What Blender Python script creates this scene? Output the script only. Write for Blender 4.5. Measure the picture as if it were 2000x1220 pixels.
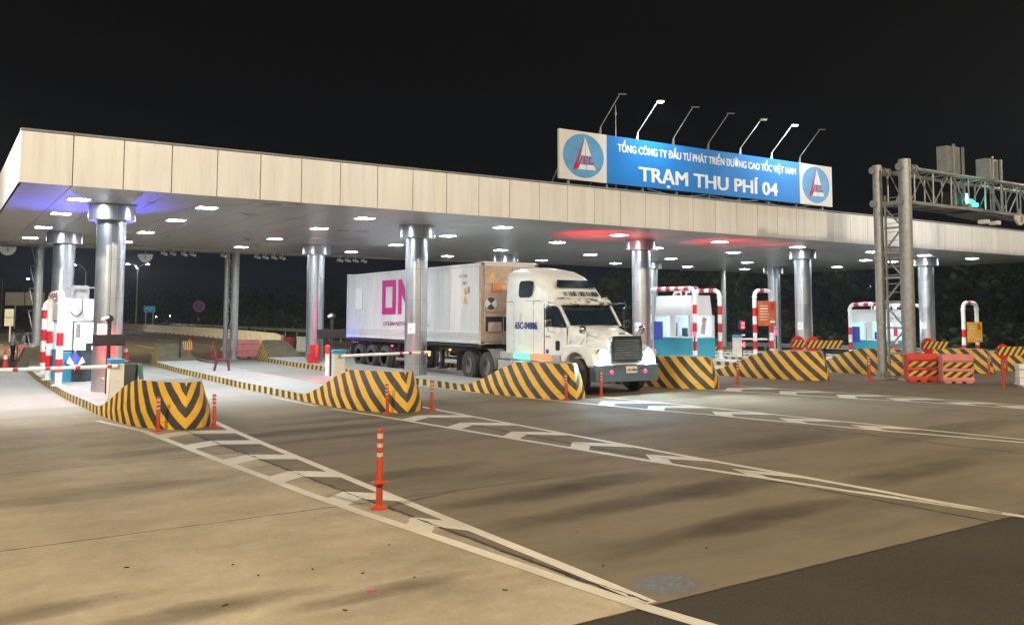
import bpy, math, random
from math import sin, cos, pi, radians as R, sqrt, atan2, hypot
random.seed(7)
for o in list(bpy.data.objects): bpy.data.objects.remove(o, do_unlink=True)
S = bpy.context.scene
COL = S.collection

# ------------------------------------------------------------------ camera
F_PX, YAW, PITCH, ROLL, CY = 1740.86, 0.574313, 0.07353, 0.00294, 487.767
CAM_H = 2.4
cd = bpy.data.cameras.new('camera'); cam = bpy.data.objects.new('camera', cd); COL.objects.link(cam)
cd.sensor_fit = 'HORIZONTAL'; cd.sensor_width = 36.0; cd.lens = F_PX / 2000 * 36
cd.shift_y = -(610 - CY) / 2000
cd.clip_start = 0.1; cd.clip_end = 3000
from mathutils import Matrix, Vector
fw = Vector((sin(YAW) * cos(PITCH), cos(YAW) * cos(PITCH), sin(PITCH)))
rt = Vector((cos(YAW), -sin(YAW), 0)); up = rt.cross(fw)
rt2 = rt * cos(ROLL) + up * sin(ROLL); up2 = up * cos(ROLL) - rt * sin(ROLL)
m = Matrix((rt2, up2, -fw)).transposed().to_4x4(); m.translation = (0, 0, CAM_H)
cam.matrix_world = m
S.camera = cam

# ------------------------------------------------------------------ world, exposure
w = bpy.data.worlds.new('World'); S.world = w; w.use_nodes = True
nt = w.node_tree; nt.nodes.clear()
wo = nt.nodes.new('ShaderNodeOutputWorld'); bg = nt.nodes.new('ShaderNodeBackground')
tc = nt.nodes.new('ShaderNodeTexCoord'); sx = nt.nodes.new('ShaderNodeSeparateXYZ')
cr = nt.nodes.new('ShaderNodeValToRGB')
nt.links.new(tc.outputs['Generated'], sx.inputs[0]); nt.links.new(sx.outputs['Z'], cr.inputs[0])
cr.color_ramp.elements[0].position = 0.0; cr.color_ramp.elements[0].color = (0.0028, 0.0052, 0.0085, 1)
cr.color_ramp.elements[1].position = 0.30; cr.color_ramp.elements[1].color = (0.0040, 0.0038, 0.0042, 1)
e = cr.color_ramp.elements.new(0.12); e.color = (0.0038, 0.0048, 0.0062, 1)
nt.links.new(cr.outputs[0], bg.inputs[0]); bg.inputs[1].default_value = 1.0
nt.links.new(bg.outputs[0], wo.inputs[0])
S.view_settings.view_transform = 'Standard'; S.view_settings.look = 'None'
S.view_settings.exposure = 0.05; S.view_settings.gamma = 1.0

# ------------------------------------------------------------------ lamps that stand outside the frame
def lamp(kind, name, loc, power, col, size=0.3, target=None, spot=None, parent=None, blend=0.5):
    d = bpy.data.lights.new(name, kind); d.energy = power; d.color = col
    if kind in ('POINT', 'SPOT'): d.shadow_soft_size = size
    if kind == 'AREA': d.size = size
    if kind == 'SPOT': d.spot_size = R(spot or 90); d.spot_blend = blend
    o = bpy.data.objects.new(name, d); COL.objects.link(o); o.location = loc
    if target is not None:
        v = Vector(target) - Vector(loc); o.rotation_euler = v.to_track_quat('-Z', 'Y').to_euler()
    if parent: o.parent = parent
    return o
WARM = (1.0, 0.86, 0.66); WHITE = (0.93, 0.97, 1.0); COOL = (0.86, 0.95, 1.0)
LIGHTS = [  # x, y, z, power, colour of the floodlights on the masts around the plaza
    (-10.0, 6.0, 12.0, 19000, WARM), (-3.4, 25.0, 8.8, 9000, (1.0, 0.95, 0.86)),
    (8.0, -5.0, 15.0, 20000, WARM), (26.0, -5.0, 15.5, 19000, WARM), (58.0, 13.0, 15.0, 30000, (1.0, 0.9, 0.74)), (-9.0, 66.0, 13.0, 60000, (1.0, 0.86, 0.62)), (33.0, 50.5, 5.2, 2200, (1.0, 0.86, 0.62)), (37.0, 17.4, 11.8, 3200, (0.95, 0.98, 1.0))]

# ------------------------------------------------------------------ ground height
GP = [(-80, -0.11), (0, -0.106), (28, 0.24), (36, 0.10), (50, -0.22), (51.5, -0.30), (160, -0.6)]
def gz(x):
    for (a, za), (b, zb) in zip(GP, GP[1:]):
        if x <= b: return za + (zb - za) * (max(x, a) - a) / (b - a)
    return GP[-1][1]

# ------------------------------------------------------------------ materials
MT = {}
def mat(name, col, rough=0.6, metal=0.0, var=0.12, scale=3.0, dirt=0.0, dirtcol=(0.08, 0.065, 0.045), bump=0.0, stretch=(1, 1, 1), emit=0.0, ecol=None, spec=0.5, fine=0.0):
    if name in MT: return MT[name]
    mt = bpy.data.materials.new(name); mt.use_nodes = True; n = mt.node_tree.nodes; l = mt.node_tree.links
    b = n['Principled BSDF']; b.inputs['Roughness'].default_value = rough; b.inputs['Metallic'].default_value = metal
    b.inputs['Specular IOR Level'].default_value = spec
    tc = n.new('ShaderNodeTexCoord'); mp = n.new('ShaderNodeMapping'); l.new(tc.outputs['Object'], mp.inputs[0]); mp.inputs['Scale'].default_value = stretch
    nz = n.new('ShaderNodeTexNoise'); nz.inputs['Scale'].default_value = scale; nz.inputs['Detail'].default_value = 6; l.new(mp.outputs[0], nz.inputs[0])
    mr = n.new('ShaderNodeMapRange'); mr.inputs[1].default_value = 0.3; mr.inputs[2].default_value = 0.7
    mr.inputs[3].default_value = 1 - var; mr.inputs[4].default_value = 1 + var; l.new(nz.outputs[0], mr.inputs[0])
    mx = n.new('ShaderNodeVectorMath'); mx.operation = 'SCALE'; mx.inputs[0].default_value = col; l.new(mr.outputs[0], mx.inputs['Scale'])
    out = mx.outputs[0]
    if dirt > 0:
        n2 = n.new('ShaderNodeTexNoise'); n2.inputs['Scale'].default_value = scale * 2.3; n2.inputs['Detail'].default_value = 8; n2.inputs['Roughness'].default_value = 0.7; l.new(mp.outputs[0], n2.inputs[0])
        r2 = n.new('ShaderNodeMapRange'); r2.inputs[1].default_value = 0.48; r2.inputs[2].default_value = 0.72; r2.inputs[3].default_value = 0; r2.inputs[4].default_value = dirt; l.new(n2.outputs[0], r2.inputs[0])
        m2 = n.new('ShaderNodeMix'); m2.data_type = 'RGBA'; l.new(r2.outputs[0], m2.inputs[0]); l.new(out, m2.inputs[6]); m2.inputs[7].default_value = (*dirtcol, 1); out = m2.outputs[2]
    l.new(out, b.inputs['Base Color'])
    r3 = n.new('ShaderNodeMapRange'); r3.inputs[3].default_value = max(0.02, rough - 0.08); r3.inputs[4].default_value = min(1, rough + 0.1); l.new(nz.outputs[0], r3.inputs[0]); l.new(r3.outputs[0], b.inputs['Roughness'])
    if bump > 0:
        n4 = n.new('ShaderNodeTexNoise'); n4.inputs['Scale'].default_value = fine or scale * 12; n4.inputs['Detail'].default_value = 4; l.new(mp.outputs[0], n4.inputs[0])
        bp = n.new('ShaderNodeBump'); bp.inputs['Strength'].default_value = bump; bp.inputs['Distance'].default_value = 0.01; l.new(n4.outputs[0], bp.inputs['Height']); l.new(bp.outputs[0], b.inputs['Normal'])
    if emit > 0:
        b.inputs['Emission Color'].default_value = (*(ecol or col), 1); b.inputs['Emission Strength'].default_value = emit
    MT[name] = mt; return mt

def M(mt): return mt if not isinstance(mt, str) else MT[mt]
mat('fascia', (0.80, 0.775, 0.73), 0.36, 0.0, 0.06, 0.9, 0.30, (0.46, 0.41, 0.33), stretch=(3.0, 1, 0.20))
mat('ceiling', (0.40, 0.395, 0.39), 0.30, 0.30, 0.05, 0.6)
mat('seam', (0.05, 0.045, 0.04), 0.8)
mat('roof', (0.25, 0.25, 0.26), 0.6)
mat('column_metal', (0.60, 0.62, 0.64), 0.30, 0.9, 0.04, 2)
mat('galv', (0.36, 0.36, 0.34), 0.48, 0.5, 0.16, 6, 0.35, (0.17, 0.15, 0.12), bump=0.1)
mat('galv_dark', (0.10, 0.10, 0.095), 0.6, 0.4, 0.2, 6)
mat('white_paint', (0.78, 0.78, 0.76), 0.42, 0, 0.05, 3, 0.12, (0.4, 0.36, 0.3))
mat('white_clean', (0.78, 0.81, 0.80), 0.4, 0, 0.03, 3)
mat('cream_paint', (0.72, 0.68, 0.58), 0.5, 0, 0.06, 3, 0.25, (0.4, 0.34, 0.25))
mat('booth_white', (0.60, 0.61, 0.60), 0.45, 0, 0.05, 2, 0.2, (0.42, 0.41, 0.38), stretch=(1, 1, .3))
mat('red_paint', (0.60, 0.012, 0.022), 0.42, 0, 0.08, 5)
mat('red_plastic', (0.62, 0.05, 0.035), 0.45, 0, 0.12, 4, 0.25, (0.25, 0.10, 0.08))
mat('pink_plastic', (0.66, 0.22, 0.20), 0.5, 0, 0.12, 4, 0.3, (0.4, 0.16, 0.13))
mat('white_plastic', (0.72, 0.70, 0.60), 0.5, 0, 0.1, 4, 0.3, (0.35, 0.3, 0.2))
mat('orange_plastic', (0.46, 0.05, 0.016), 0.42, 0, 0.12, 8, 0.25, (0.25, 0.08, 0.04))
mat('reflective', (0.52, 0.47, 0.42), 0.4, 0, 0.15, 25, 0.4, (0.3, 0.22, 0.16))
mat('blue_paint', (0.035, 0.27, 0.46), 0.45, 0, 0.08, 3, 0.1, (0.1, 0.2, 0.25))
mat('teal_paint', (0.03, 0.30, 0.40), 0.4, 0, 0.06, 2)
mat('black_metal', (0.018, 0.017, 0.016), 0.6, 0, 0.3, 6)
mat('dark_frame', (0.035, 0.045, 0.055), 0.45)
mat('rubber', (0.05, 0.049, 0.047), 0.85, 0, 0.2, 5, 0.7, (0.17, 0.155, 0.13), bump=0.2)
mat('rim', (0.44, 0.42, 0.39), 0.6, 0.1, 0.2, 6, 0.6, (0.10, 0.085, 0.07))
mat('truck_white', (0.82, 0.82, 0.77), 0.30, 0, 0.05, 2.2, 0.22, (0.45, 0.36, 0.22))
mat('truck_hood', (0.84, 0.84, 0.82), 0.25, 0, 0.03, 2, 0.06, (0.5, 0.42, 0.3))
mat('chassis', (0.035, 0.034, 0.036), 0.6, 0.2, 0.3, 4, 0.3, (0.09, 0.075, 0.06))
mat('skirt', (0.50, 0.50, 0.47), 0.4, 0.2, 0.12, 3, 0.45, (0.2, 0.17, 0.13))
mat('container', (0.66, 0.67, 0.66), 0.45, 0, 0.06, 1.2, 0.42, (0.42, 0.39, 0.32), stretch=(1, 1.2, 0.22))
mat('container_front', (0.50, 0.37, 0.28), 0.6, 0, 0.14, 2.2, 0.55, (0.30, 0.13, 0.07))
mat('reefer_pink', (0.56, 0.40, 0.34), 0.6, 0, 0.12, 3, 0.5, (0.34, 0.17, 0.12))
mat('glass', (0.010, 0.022, 0.030), 0.06, 0, 0.1, 2, spec=0.8)
mat('glass_light', (0.30, 0.42, 0.46), 0.08, 0, 0.1, 2, spec=0.8)
mat('chrome', (0.60, 0.63, 0.66), 0.16, 1.0, 0.05, 4)
mat('grille_dark', (0.02, 0.03, 0.045), 0.5)
mat('bumper', (0.16, 0.22, 0.28), 0.35, 0.5, 0.1, 3)
mat('magenta', (0.52, 0.012, 0.23), 0.45, 0, 0.05, 3)
mat('purple_text', (0.26, 0.03, 0.17), 0.5)
mat('blue_text', (0.02, 0.045, 0.25), 0.5)
mat('dark_text', (0.05, 0.05, 0.055), 0.6)
mat('grey_text', (0.25, 0.25, 0.25), 0.6)
mat('yellow_label', (0.75, 0.42, 0.05), 0.5)
mat('orange_label', (0.58, 0.20, 0.04), 0.5)
mat('peeled', (0.035, 0.045, 0.075), 0.6, 0, 0.2, 8)
mat('sign_white', (0.74, 0.72, 0.68), 0.5, 0, 0.03, 2)
mat('sign_blue', (0.016, 0.21, 0.62), 0.35, 0, 0.06, 1)
mat('sign_text', (0.80, 0.82, 0.84), 0.45)
mat('logo_blue', (0.10, 0.34, 0.66), 0.45)
mat('logo_red', (0.50, 0.012, 0.045), 0.45)
mat('chair', (0.085, 0.012, 0.022), 0.45)
mat('bin_green', (0.035, 0.12, 0.075), 0.5, 0, 0.15, 4)
mat('bin_dark', (0.035, 0.045, 0.03), 0.6, 0, 0.15, 4)
mat('fire_red', (0.55, 0.012, 0.02), 0.4)
mat('jersey', (0.72, 0.66, 0.52), 0.8, 0, 0.1, 1.2, 0.25, (0.35, 0.3, 0.22), bump=0.2)
mat('moss_concrete', (0.10, 0.082, 0.045), 0.95, 0, 0.3, 2.0, 0.6, (0.05, 0.05, 0.025), bump=0.5)
mat('deck', (0.33, 0.325, 0.31), 0.8, 0, 0.1, 1.5, 0.3, (0.24, 0.22, 0.18), bump=0.2)
mat('sign_cyan', (0.02, 0.36, 0.60), 0.4, emit=0.12)
mat('sign_cream', (0.62, 0.60, 0.48), 0.6)
mat('led_white', (1, 1, 1), 0.5, emit=210, ecol=(0.83, 0.93, 1.0))
mat('lens', (1, 1, 1), 0.5, emit=60, ecol=(0.95, 0.98, 1.0))
mat('head_lens', (1, 1, 1), 0.5, emit=420, ecol=(0.62, 0.84, 1.0))
mat('red_led', (1, 0.02, 0.02), 0.5, emit=14, ecol=(1, 0.03, 0.05))
mat('red_led_soft', (1, 0.02, 0.05), 0.5, emit=3.0, ecol=(1, 0.04, 0.12))
mat('green_led', (0.02, 1, 0.7), 0.5, emit=9, ecol=(0.03, 1.0, 0.72))
mat('cyan_led', (0.5, 1, 0.9), 0.5, emit=6, ecol=(0.45, 1.0, 0.9))
mat('amber_led', (1, 0.4, 0.02), 0.5, emit=6, ecol=(1, 0.45, 0.05))
mat('booth_inside', (0.62, 0.78, 0.86), 0.6, 0, 0.05, 2)
mat('booth_lamp', (1, 1, 1), 0.5, emit=5, ecol=(0.72, 0.9, 1.0))
mat('screen', (0.8, 0.85, 0.9), 0.5, emit=1.6, ecol=(0.8, 0.88, 1))
mat('monitor_dark', (0.02, 0.025, 0.03), 0.5)
mat('poster_blue', (0.03, 0.06, 0.42), 0.5, 0, 0.05, 3)
mat('poster_orange', (0.55, 0.11, 0.02), 0.5, 0, 0.2, 2)
mat('poster_yellow', (0.80, 0.40, 0.03), 0.5, 0, 0.15, 2)
mat('poster_text', (0.80, 0.70, 0.52), 0.5)
mat('skin', (0.42, 0.25, 0.17), 0.6); mat('shirt', (0.46, 0.48, 0.5), 0.8); mat('trousers', (0.02, 0.02, 0.025), 0.8); mat('hair', (0.01, 0.01, 0.01), 0.7)
mat('foliage', (0.035, 0.055, 0.016), 0.8, 0, 0.5, 0.35)
mat('bark', (0.05, 0.04, 0.03), 0.9)
mat('grass', (0.070, 0.085, 0.022), 0.9, 0, 0.4, 1.2, 0.3, (0.05, 0.04, 0.02))
mat('panel_green', (0.35, 0.66, 0.52), 0.4, 0, 0.05, 3, emit=0.10, ecol=(0.1, 0.9, 0.5))
mat('panel_orange', (0.78, 0.36, 0.18), 0.4, 0, 0.05, 3, emit=0.18, ecol=(1.0, 0.25, 0.06))
mat('leaf_litter', (0.04, 0.03, 0.02), 0.9); mat('pink_scrap', (0.7, 0.02, 0.25), 0.6)

def node_helper(mt):
    n = mt.node_tree.nodes; l = mt.node_tree.links
    def mth(op, a, b=None, c=None):
        x = n.new('ShaderNodeMath'); x.operation = op
        for i, v in enumerate((a, b, c)):
            if v is None: continue
            if isinstance(v, (int, float)): x.inputs[i].default_value = v
            else: l.new(v, x.inputs[i])
        return x.outputs[0]
    def mix(f, a, b):
        x = n.new('ShaderNodeMix'); x.data_type = 'RGBA'
        if isinstance(f, (int, float)): x.inputs[0].default_value = f
        else: l.new(f, x.inputs[0])
        for i, v in ((6, a), (7, b)):
            if isinstance(v, tuple): x.inputs[i].default_value = (*v, 1)
            else: l.new(v, x.inputs[i])
        return x.outputs[2]
    def noise(vec, sc, det=6, rough=0.6, st=(1, 1, 1), off=(0, 0, 0)):
        mp = n.new('ShaderNodeMapping'); mp.inputs['Scale'].default_value = st; mp.inputs['Location'].default_value = off; l.new(vec, mp.inputs[0])
        z = n.new('ShaderNodeTexNoise'); z.inputs['Scale'].default_value = sc; z.inputs['Detail'].default_value = det; z.inputs['Roughness'].default_value = rough; l.new(mp.outputs[0], z.inputs[0]); return z.outputs[0]
    def rng(v, a, b, c=0, d=1):
        x = n.new('ShaderNodeMapRange'); l.new(v, x.inputs[0])
        for i, q in enumerate((a, b, c, d)): x.inputs[i + 1].default_value = q
        return x.outputs[0]
    return n, l, mth, mix, noise, rng

def apron_material():
    mt = bpy.data.materials.new('apron_concrete'); mt.use_nodes = True
    n, l, mth, mix, noise, rng = node_helper(mt); b = n['Principled BSDF']
    P = n.new('ShaderNodeTexCoord').outputs['Object']; s = n.new('ShaderNodeSeparateXYZ'); l.new(P, s.inputs[0]); X, Y = s.outputs[0], s.outputs[1]
    wob = mth('MULTIPLY', mth('SUBTRACT', noise(P, 1.6, 9, 0.8), 0.5), 0.14)
    sk = mth('ADD', mth('ADD', X, mth('MULTIPLY', mth('SUBTRACT', Y, 10.0), 0.045)), wob)
    xs = mth('DIVIDE', mth('SUBTRACT', sk, 5.0), 5.28)
    fx = mth('FRACT', xs); dx = mth('MULTIPLY', mth('MINIMUM', fx, mth('SUBTRACT', 1.0, fx)), 5.28)
    ys = mth('DIVIDE', mth('SUBTRACT', mth('ADD', Y, mth('MULTIPLY', wob, 0.25)), 0.685), 5.165)
    fy = mth('FRACT', ys); dy = mth('MULTIPLY', mth('MINIMUM', fy, mth('SUBTRACT', 1.0, fy)), 5.165)
    jx = rng(dx, 0.014, 0.040, 1, 0); jy = rng(dy, 0.007, 0.022, 0.9, 0)
    brk = rng(noise(P, 2.2, 6, 0.7), 0.34, 0.52, 0.3, 1.0)
    joint = mth('MULTIPLY', mth('MAXIMUM', jx, jy), brk)
    seam_dirt = mth('MULTIPLY', rng(dx, 0.0, 0.22, 0.6, 0), rng(noise(P, 1.7, 5), 0.45, 0.65))
    cell = n.new('ShaderNodeCombineXYZ'); l.new(mth('FLOOR', xs), cell.inputs[0]); l.new(mth('FLOOR', ys), cell.inputs[1])
    wn = n.new('ShaderNodeTexWhiteNoise'); l.new(cell.outputs[0], wn.inputs[0])
    # the slabs to the left of the first long joint were cast in a paler concrete
    pale = rng(xs, -0.004, 0.004, 1, 0)
    big = rng(noise(P, 0.22, 6, 0.6, (0.8, 1.1, 1)), 0.40, 0.62)
    mid = rng(noise(P, 0.8, 9, 0.72, (0.8, 1.1, 1)), 0.36, 0.66)
    fine = rng(mth('ADD', mth('MULTIPLY', noise(P, 55, 4, 0.8), 0.6), mth('MULTIPLY', noise(P, 9, 6, 0.8), 0.4)), 0.38, 0.62)
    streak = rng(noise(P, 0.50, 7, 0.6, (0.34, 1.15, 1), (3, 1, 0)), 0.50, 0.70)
    base = mix(pale, (0.175, 0.136, 0.080), (0.425, 0.352, 0.235))
    base = mix(mth('MULTIPLY', big, 0.45), base, (0.235, 0.188, 0.112))
    base = mix(mth('MULTIPLY', mid, 0.50), base, (0.130, 0.102, 0.064))
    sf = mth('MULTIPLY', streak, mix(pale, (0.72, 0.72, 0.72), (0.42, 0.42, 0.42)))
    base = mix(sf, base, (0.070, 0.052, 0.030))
    blot = rng(noise(P, 0.9, 9, 0.75, (1, 1, 1), (9, 4, 0)), 0.58, 0.74, 0, 0.5)
    base = mix(blot, base, (0.13, 0.11, 0.08))
    # canopy light painted in: paler, greyer concrete under the roof
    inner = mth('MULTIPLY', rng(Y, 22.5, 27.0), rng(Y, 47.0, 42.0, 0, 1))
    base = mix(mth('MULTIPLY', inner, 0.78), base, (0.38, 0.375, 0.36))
    # tyre tracks along the lanes under the roof
    lane = mth('ABSOLUTE', mth('SUBTRACT', mth('MULTIPLY', mth('FRACT', mth('DIVIDE', mth('SUBTRACT', X, 4.35), 5.28)), 5.28), 2.64))
    trk = mth('MULTIPLY', mth('MULTIPLY', rng(mth('ABSOLUTE', mth('SUBTRACT', lane, 0.95)), 0.05, 0.38, 1, 0), inner), rng(noise(P, 0.6, 5), 0.35, 0.7))
    base = mix(mth('MULTIPLY', trk, 0.35), base, (0.20, 0.19, 0.175))
    base = mix(seam_dirt, base, (0.10, 0.085, 0.06))
    base = mix(mth('MULTIPLY', fine, 0.42), base, (0.12, 0.10, 0.075))
    tint = mth('ADD', mth('MULTIPLY', wn.outputs[0], 0.16), 0.92)
    vm = n.new('ShaderNodeVectorMath'); vm.operation = 'SCALE'; l.new(base, vm.inputs[0]); l.new(tint, vm.inputs['Scale'])
    vc = n.new('ShaderNodeTexVoronoi'); vc.inputs['Scale'].default_value = 2.6; l.new(P, vc.inputs[0])
    spk = mth('MULTIPLY', rng(vc.outputs['Distance'], 0.02, 0.045, 1, 0), 0.8)
    col = mix(spk, vm.outputs[0], (0.035, 0.03, 0.022))
    # broad dark bands and blotches across the slabs
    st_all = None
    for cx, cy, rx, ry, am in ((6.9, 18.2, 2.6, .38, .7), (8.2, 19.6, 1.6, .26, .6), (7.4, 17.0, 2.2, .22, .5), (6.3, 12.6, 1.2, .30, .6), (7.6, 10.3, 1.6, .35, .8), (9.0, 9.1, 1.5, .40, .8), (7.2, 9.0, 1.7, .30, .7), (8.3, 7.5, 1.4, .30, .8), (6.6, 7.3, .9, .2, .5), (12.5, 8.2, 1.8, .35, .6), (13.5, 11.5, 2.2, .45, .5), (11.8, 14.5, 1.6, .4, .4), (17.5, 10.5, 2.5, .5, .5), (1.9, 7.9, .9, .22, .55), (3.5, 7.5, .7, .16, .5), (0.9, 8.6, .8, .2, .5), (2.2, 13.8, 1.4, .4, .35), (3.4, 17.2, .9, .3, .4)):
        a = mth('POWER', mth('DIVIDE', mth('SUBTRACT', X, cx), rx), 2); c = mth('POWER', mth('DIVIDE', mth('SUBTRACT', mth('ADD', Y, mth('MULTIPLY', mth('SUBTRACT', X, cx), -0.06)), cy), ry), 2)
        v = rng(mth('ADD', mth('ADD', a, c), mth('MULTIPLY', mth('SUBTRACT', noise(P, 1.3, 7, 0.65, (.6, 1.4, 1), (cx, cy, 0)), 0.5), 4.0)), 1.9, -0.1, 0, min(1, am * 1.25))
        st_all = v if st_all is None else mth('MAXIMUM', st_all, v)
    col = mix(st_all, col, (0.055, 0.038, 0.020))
    # puddles / oil spots at two known places
    def spot(cx, cy, rx, ry):
        a = mth('POWER', mth('DIVIDE', mth('SUBTRACT', X, cx), rx), 2); c = mth('POWER', mth('DIVIDE', mth('SUBTRACT', Y, cy), ry), 2)
        return rng(mth('ADD', mth('ADD', a, c), mth('MULTIPLY', mth('SUBTRACT', noise(P, 5, 4), 0.5), 1.6)), 0.6, 1.15, 1, 0)
    wet = spot(5.72, 6.22, 0.34, 0.30); oil = spot(4.95, 17.6, 0.5, 1.1)
    col = mix(mth('MULTIPLY', oil, 0.5), col, (0.07, 0.065, 0.06))
    flake = rng(noise(P, 22, 6, 0.8, (.5, 1.5, 1)), 0.52, 0.66)
    col = mix(mth('MULTIPLY', wet, 0.6), col, mix(flake, (0.05, 0.055, 0.062), (0.24, 0.27, 0.31)))
    col = mix(joint, col, (0.030, 0.025, 0.018))
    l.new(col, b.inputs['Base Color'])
    rr = rng(noise(P, 0.8, 5), 0.3, 0.7, 0.74, 0.92)
    l.new(mth('SUBTRACT', rr, mth('MULTIPLY', wet, 0.3)), b.inputs['Roughness'])
    bp = n.new('ShaderNodeBump'); bp.inputs['Strength'].default_value = 0.35; bp.inputs['Distance'].default_value = 0.006
    l.new(mth('SUBTRACT', noise(P, 60, 5, 0.7), mth('MULTIPLY', joint, 1.5)), bp.inputs['Height']); l.new(bp.outputs[0], b.inputs['Normal'])
    b.inputs['Specular IOR Level'].default_value = 0.22
    MT['apron'] = mt

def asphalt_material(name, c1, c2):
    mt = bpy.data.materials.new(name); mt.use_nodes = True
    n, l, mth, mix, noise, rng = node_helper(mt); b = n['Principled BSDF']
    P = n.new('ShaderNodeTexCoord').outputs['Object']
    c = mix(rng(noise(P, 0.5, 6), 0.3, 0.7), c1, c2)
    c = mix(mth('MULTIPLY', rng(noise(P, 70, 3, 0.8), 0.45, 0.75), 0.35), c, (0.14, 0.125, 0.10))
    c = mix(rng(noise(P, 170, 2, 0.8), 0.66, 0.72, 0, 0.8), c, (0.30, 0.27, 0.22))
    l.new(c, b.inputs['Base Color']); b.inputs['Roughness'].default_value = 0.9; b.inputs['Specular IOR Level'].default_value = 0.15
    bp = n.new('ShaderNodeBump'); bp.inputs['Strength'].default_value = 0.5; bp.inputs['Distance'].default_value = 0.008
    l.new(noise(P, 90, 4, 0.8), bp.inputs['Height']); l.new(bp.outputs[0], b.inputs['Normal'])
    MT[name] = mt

def marking_material():
    mt = bpy.data.materials.new('marking_paint'); mt.use_nodes = True
    n, l, mth, mix, noise, rng = node_helper(mt); b = n['Principled BSDF']
    P = n.new('ShaderNodeTexCoord').outputs['Object']
    c = mix(rng(noise(P, 1.3, 7, 0.7), 0.32, 0.7), (0.60, 0.545, 0.43), (0.44, 0.39, 0.295))
    c = mix(rng(noise(P, 9, 8, 0.8), 0.60, 0.74, 0, 0.65), c, (0.26, 0.225, 0.17))
    # tyre dirt carried across the paint in long streaks
    c = mix(rng(noise(P, 0.6, 6, 0.6, (1.4, 0.5, 1)), 0.44, 0.70, 0, 0.75), c, (0.36, 0.31, 0.22))
    l.new(c, b.inputs['Base Color']); b.inputs['Roughness'].default_value = 0.6
    MT['marking'] = mt

def hazard_material(name, duty=0.5, yel=(0.82, 0.44, 0.016), blk=(0.030, 0.028, 0.026), dirt=1.0):
    """stripes follow the UV map: u = phase of the stripe, v = how clean the paint is"""
    mt = bpy.data.materials.new(name); mt.use_nodes = True
    n, l, mth, mix, noise, rng = node_helper(mt); b = n['Principled BSDF']
    uv = n.new('ShaderNodeUVMap').outputs[0]; s = n.new('ShaderNodeSeparateXYZ'); l.new(uv, s.inputs[0])
    P = n.new('ShaderNodeTexCoord').outputs['Object']
    u = mth('ADD', s.outputs[0], mth('MULTIPLY', mth('SUBTRACT', noise(P, 5, 4), 0.5), 0.05))
    f = mth('FRACT', u)
    st = rng(mth('ABSOLUTE', mth('SUBTRACT', f, 0.5)), 0.5 * duty - 0.015, 0.5 * duty + 0.015)
    clean = s.outputs[1]
    y = mix(clean, (0.60, 0.46, 0.14), yel)
    y = mix(mth('MULTIPLY', rng(noise(P, 3, 8, 0.7), 0.42, 0.72), 0.45), y, (0.36, 0.24, 0.08))
    k = mix(rng(noise(P, 4, 8, 0.7), 0.4, 0.75, 0, 0.5), blk, (0.11, 0.10, 0.07))
    c = mix(st, k, y)
    wear = mth('MULTIPLY', rng(noise(P, 7, 9, 0.8), 0.56, 0.70), mth('SUBTRACT', 0.85, mth('MULTIPLY', clean, 0.55)))
    c = mix(mth('MULTIPLY', wear, 0.7 * dirt), c, (0.17, 0.14, 0.09))
    chip = rng(noise(P, 17, 10, 0.85), 0.645, 0.665, 0, 0.8 * dirt); c = mix(chip, c, (0.30, 0.27, 0.21))
    scuff = mth('MULTIPLY', rng(noise(P, 2.4, 7, 0.7, (.5, .5, 5), (2, 5, 1)), 0.58, 0.70, 0, 0.6 * dirt), 1.0); c = mix(scuff, c, (0.06, 0.05, 0.04))
    l.new(c, b.inputs['Base Color']); b.inputs['Roughness'].default_value = 0.55
    bp = n.new('ShaderNodeBump'); bp.inputs['Strength'].default_value = 0.3; bp.inputs['Distance'].default_value = 0.01
    l.new(noise(P, 25, 5, 0.7), bp.inputs['Height']); l.new(bp.outputs[0], b.inputs['Normal'])
    MT[name] = mt
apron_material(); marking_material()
asphalt_material('asphalt', (0.030, 0.025, 0.017), (0.044, 0.037, 0.025))
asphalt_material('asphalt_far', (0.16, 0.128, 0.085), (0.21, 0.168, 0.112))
hazard_material('hazard'); hazard_material('hazard_flat', 0.5, (0.78, 0.42, 0.03))

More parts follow.
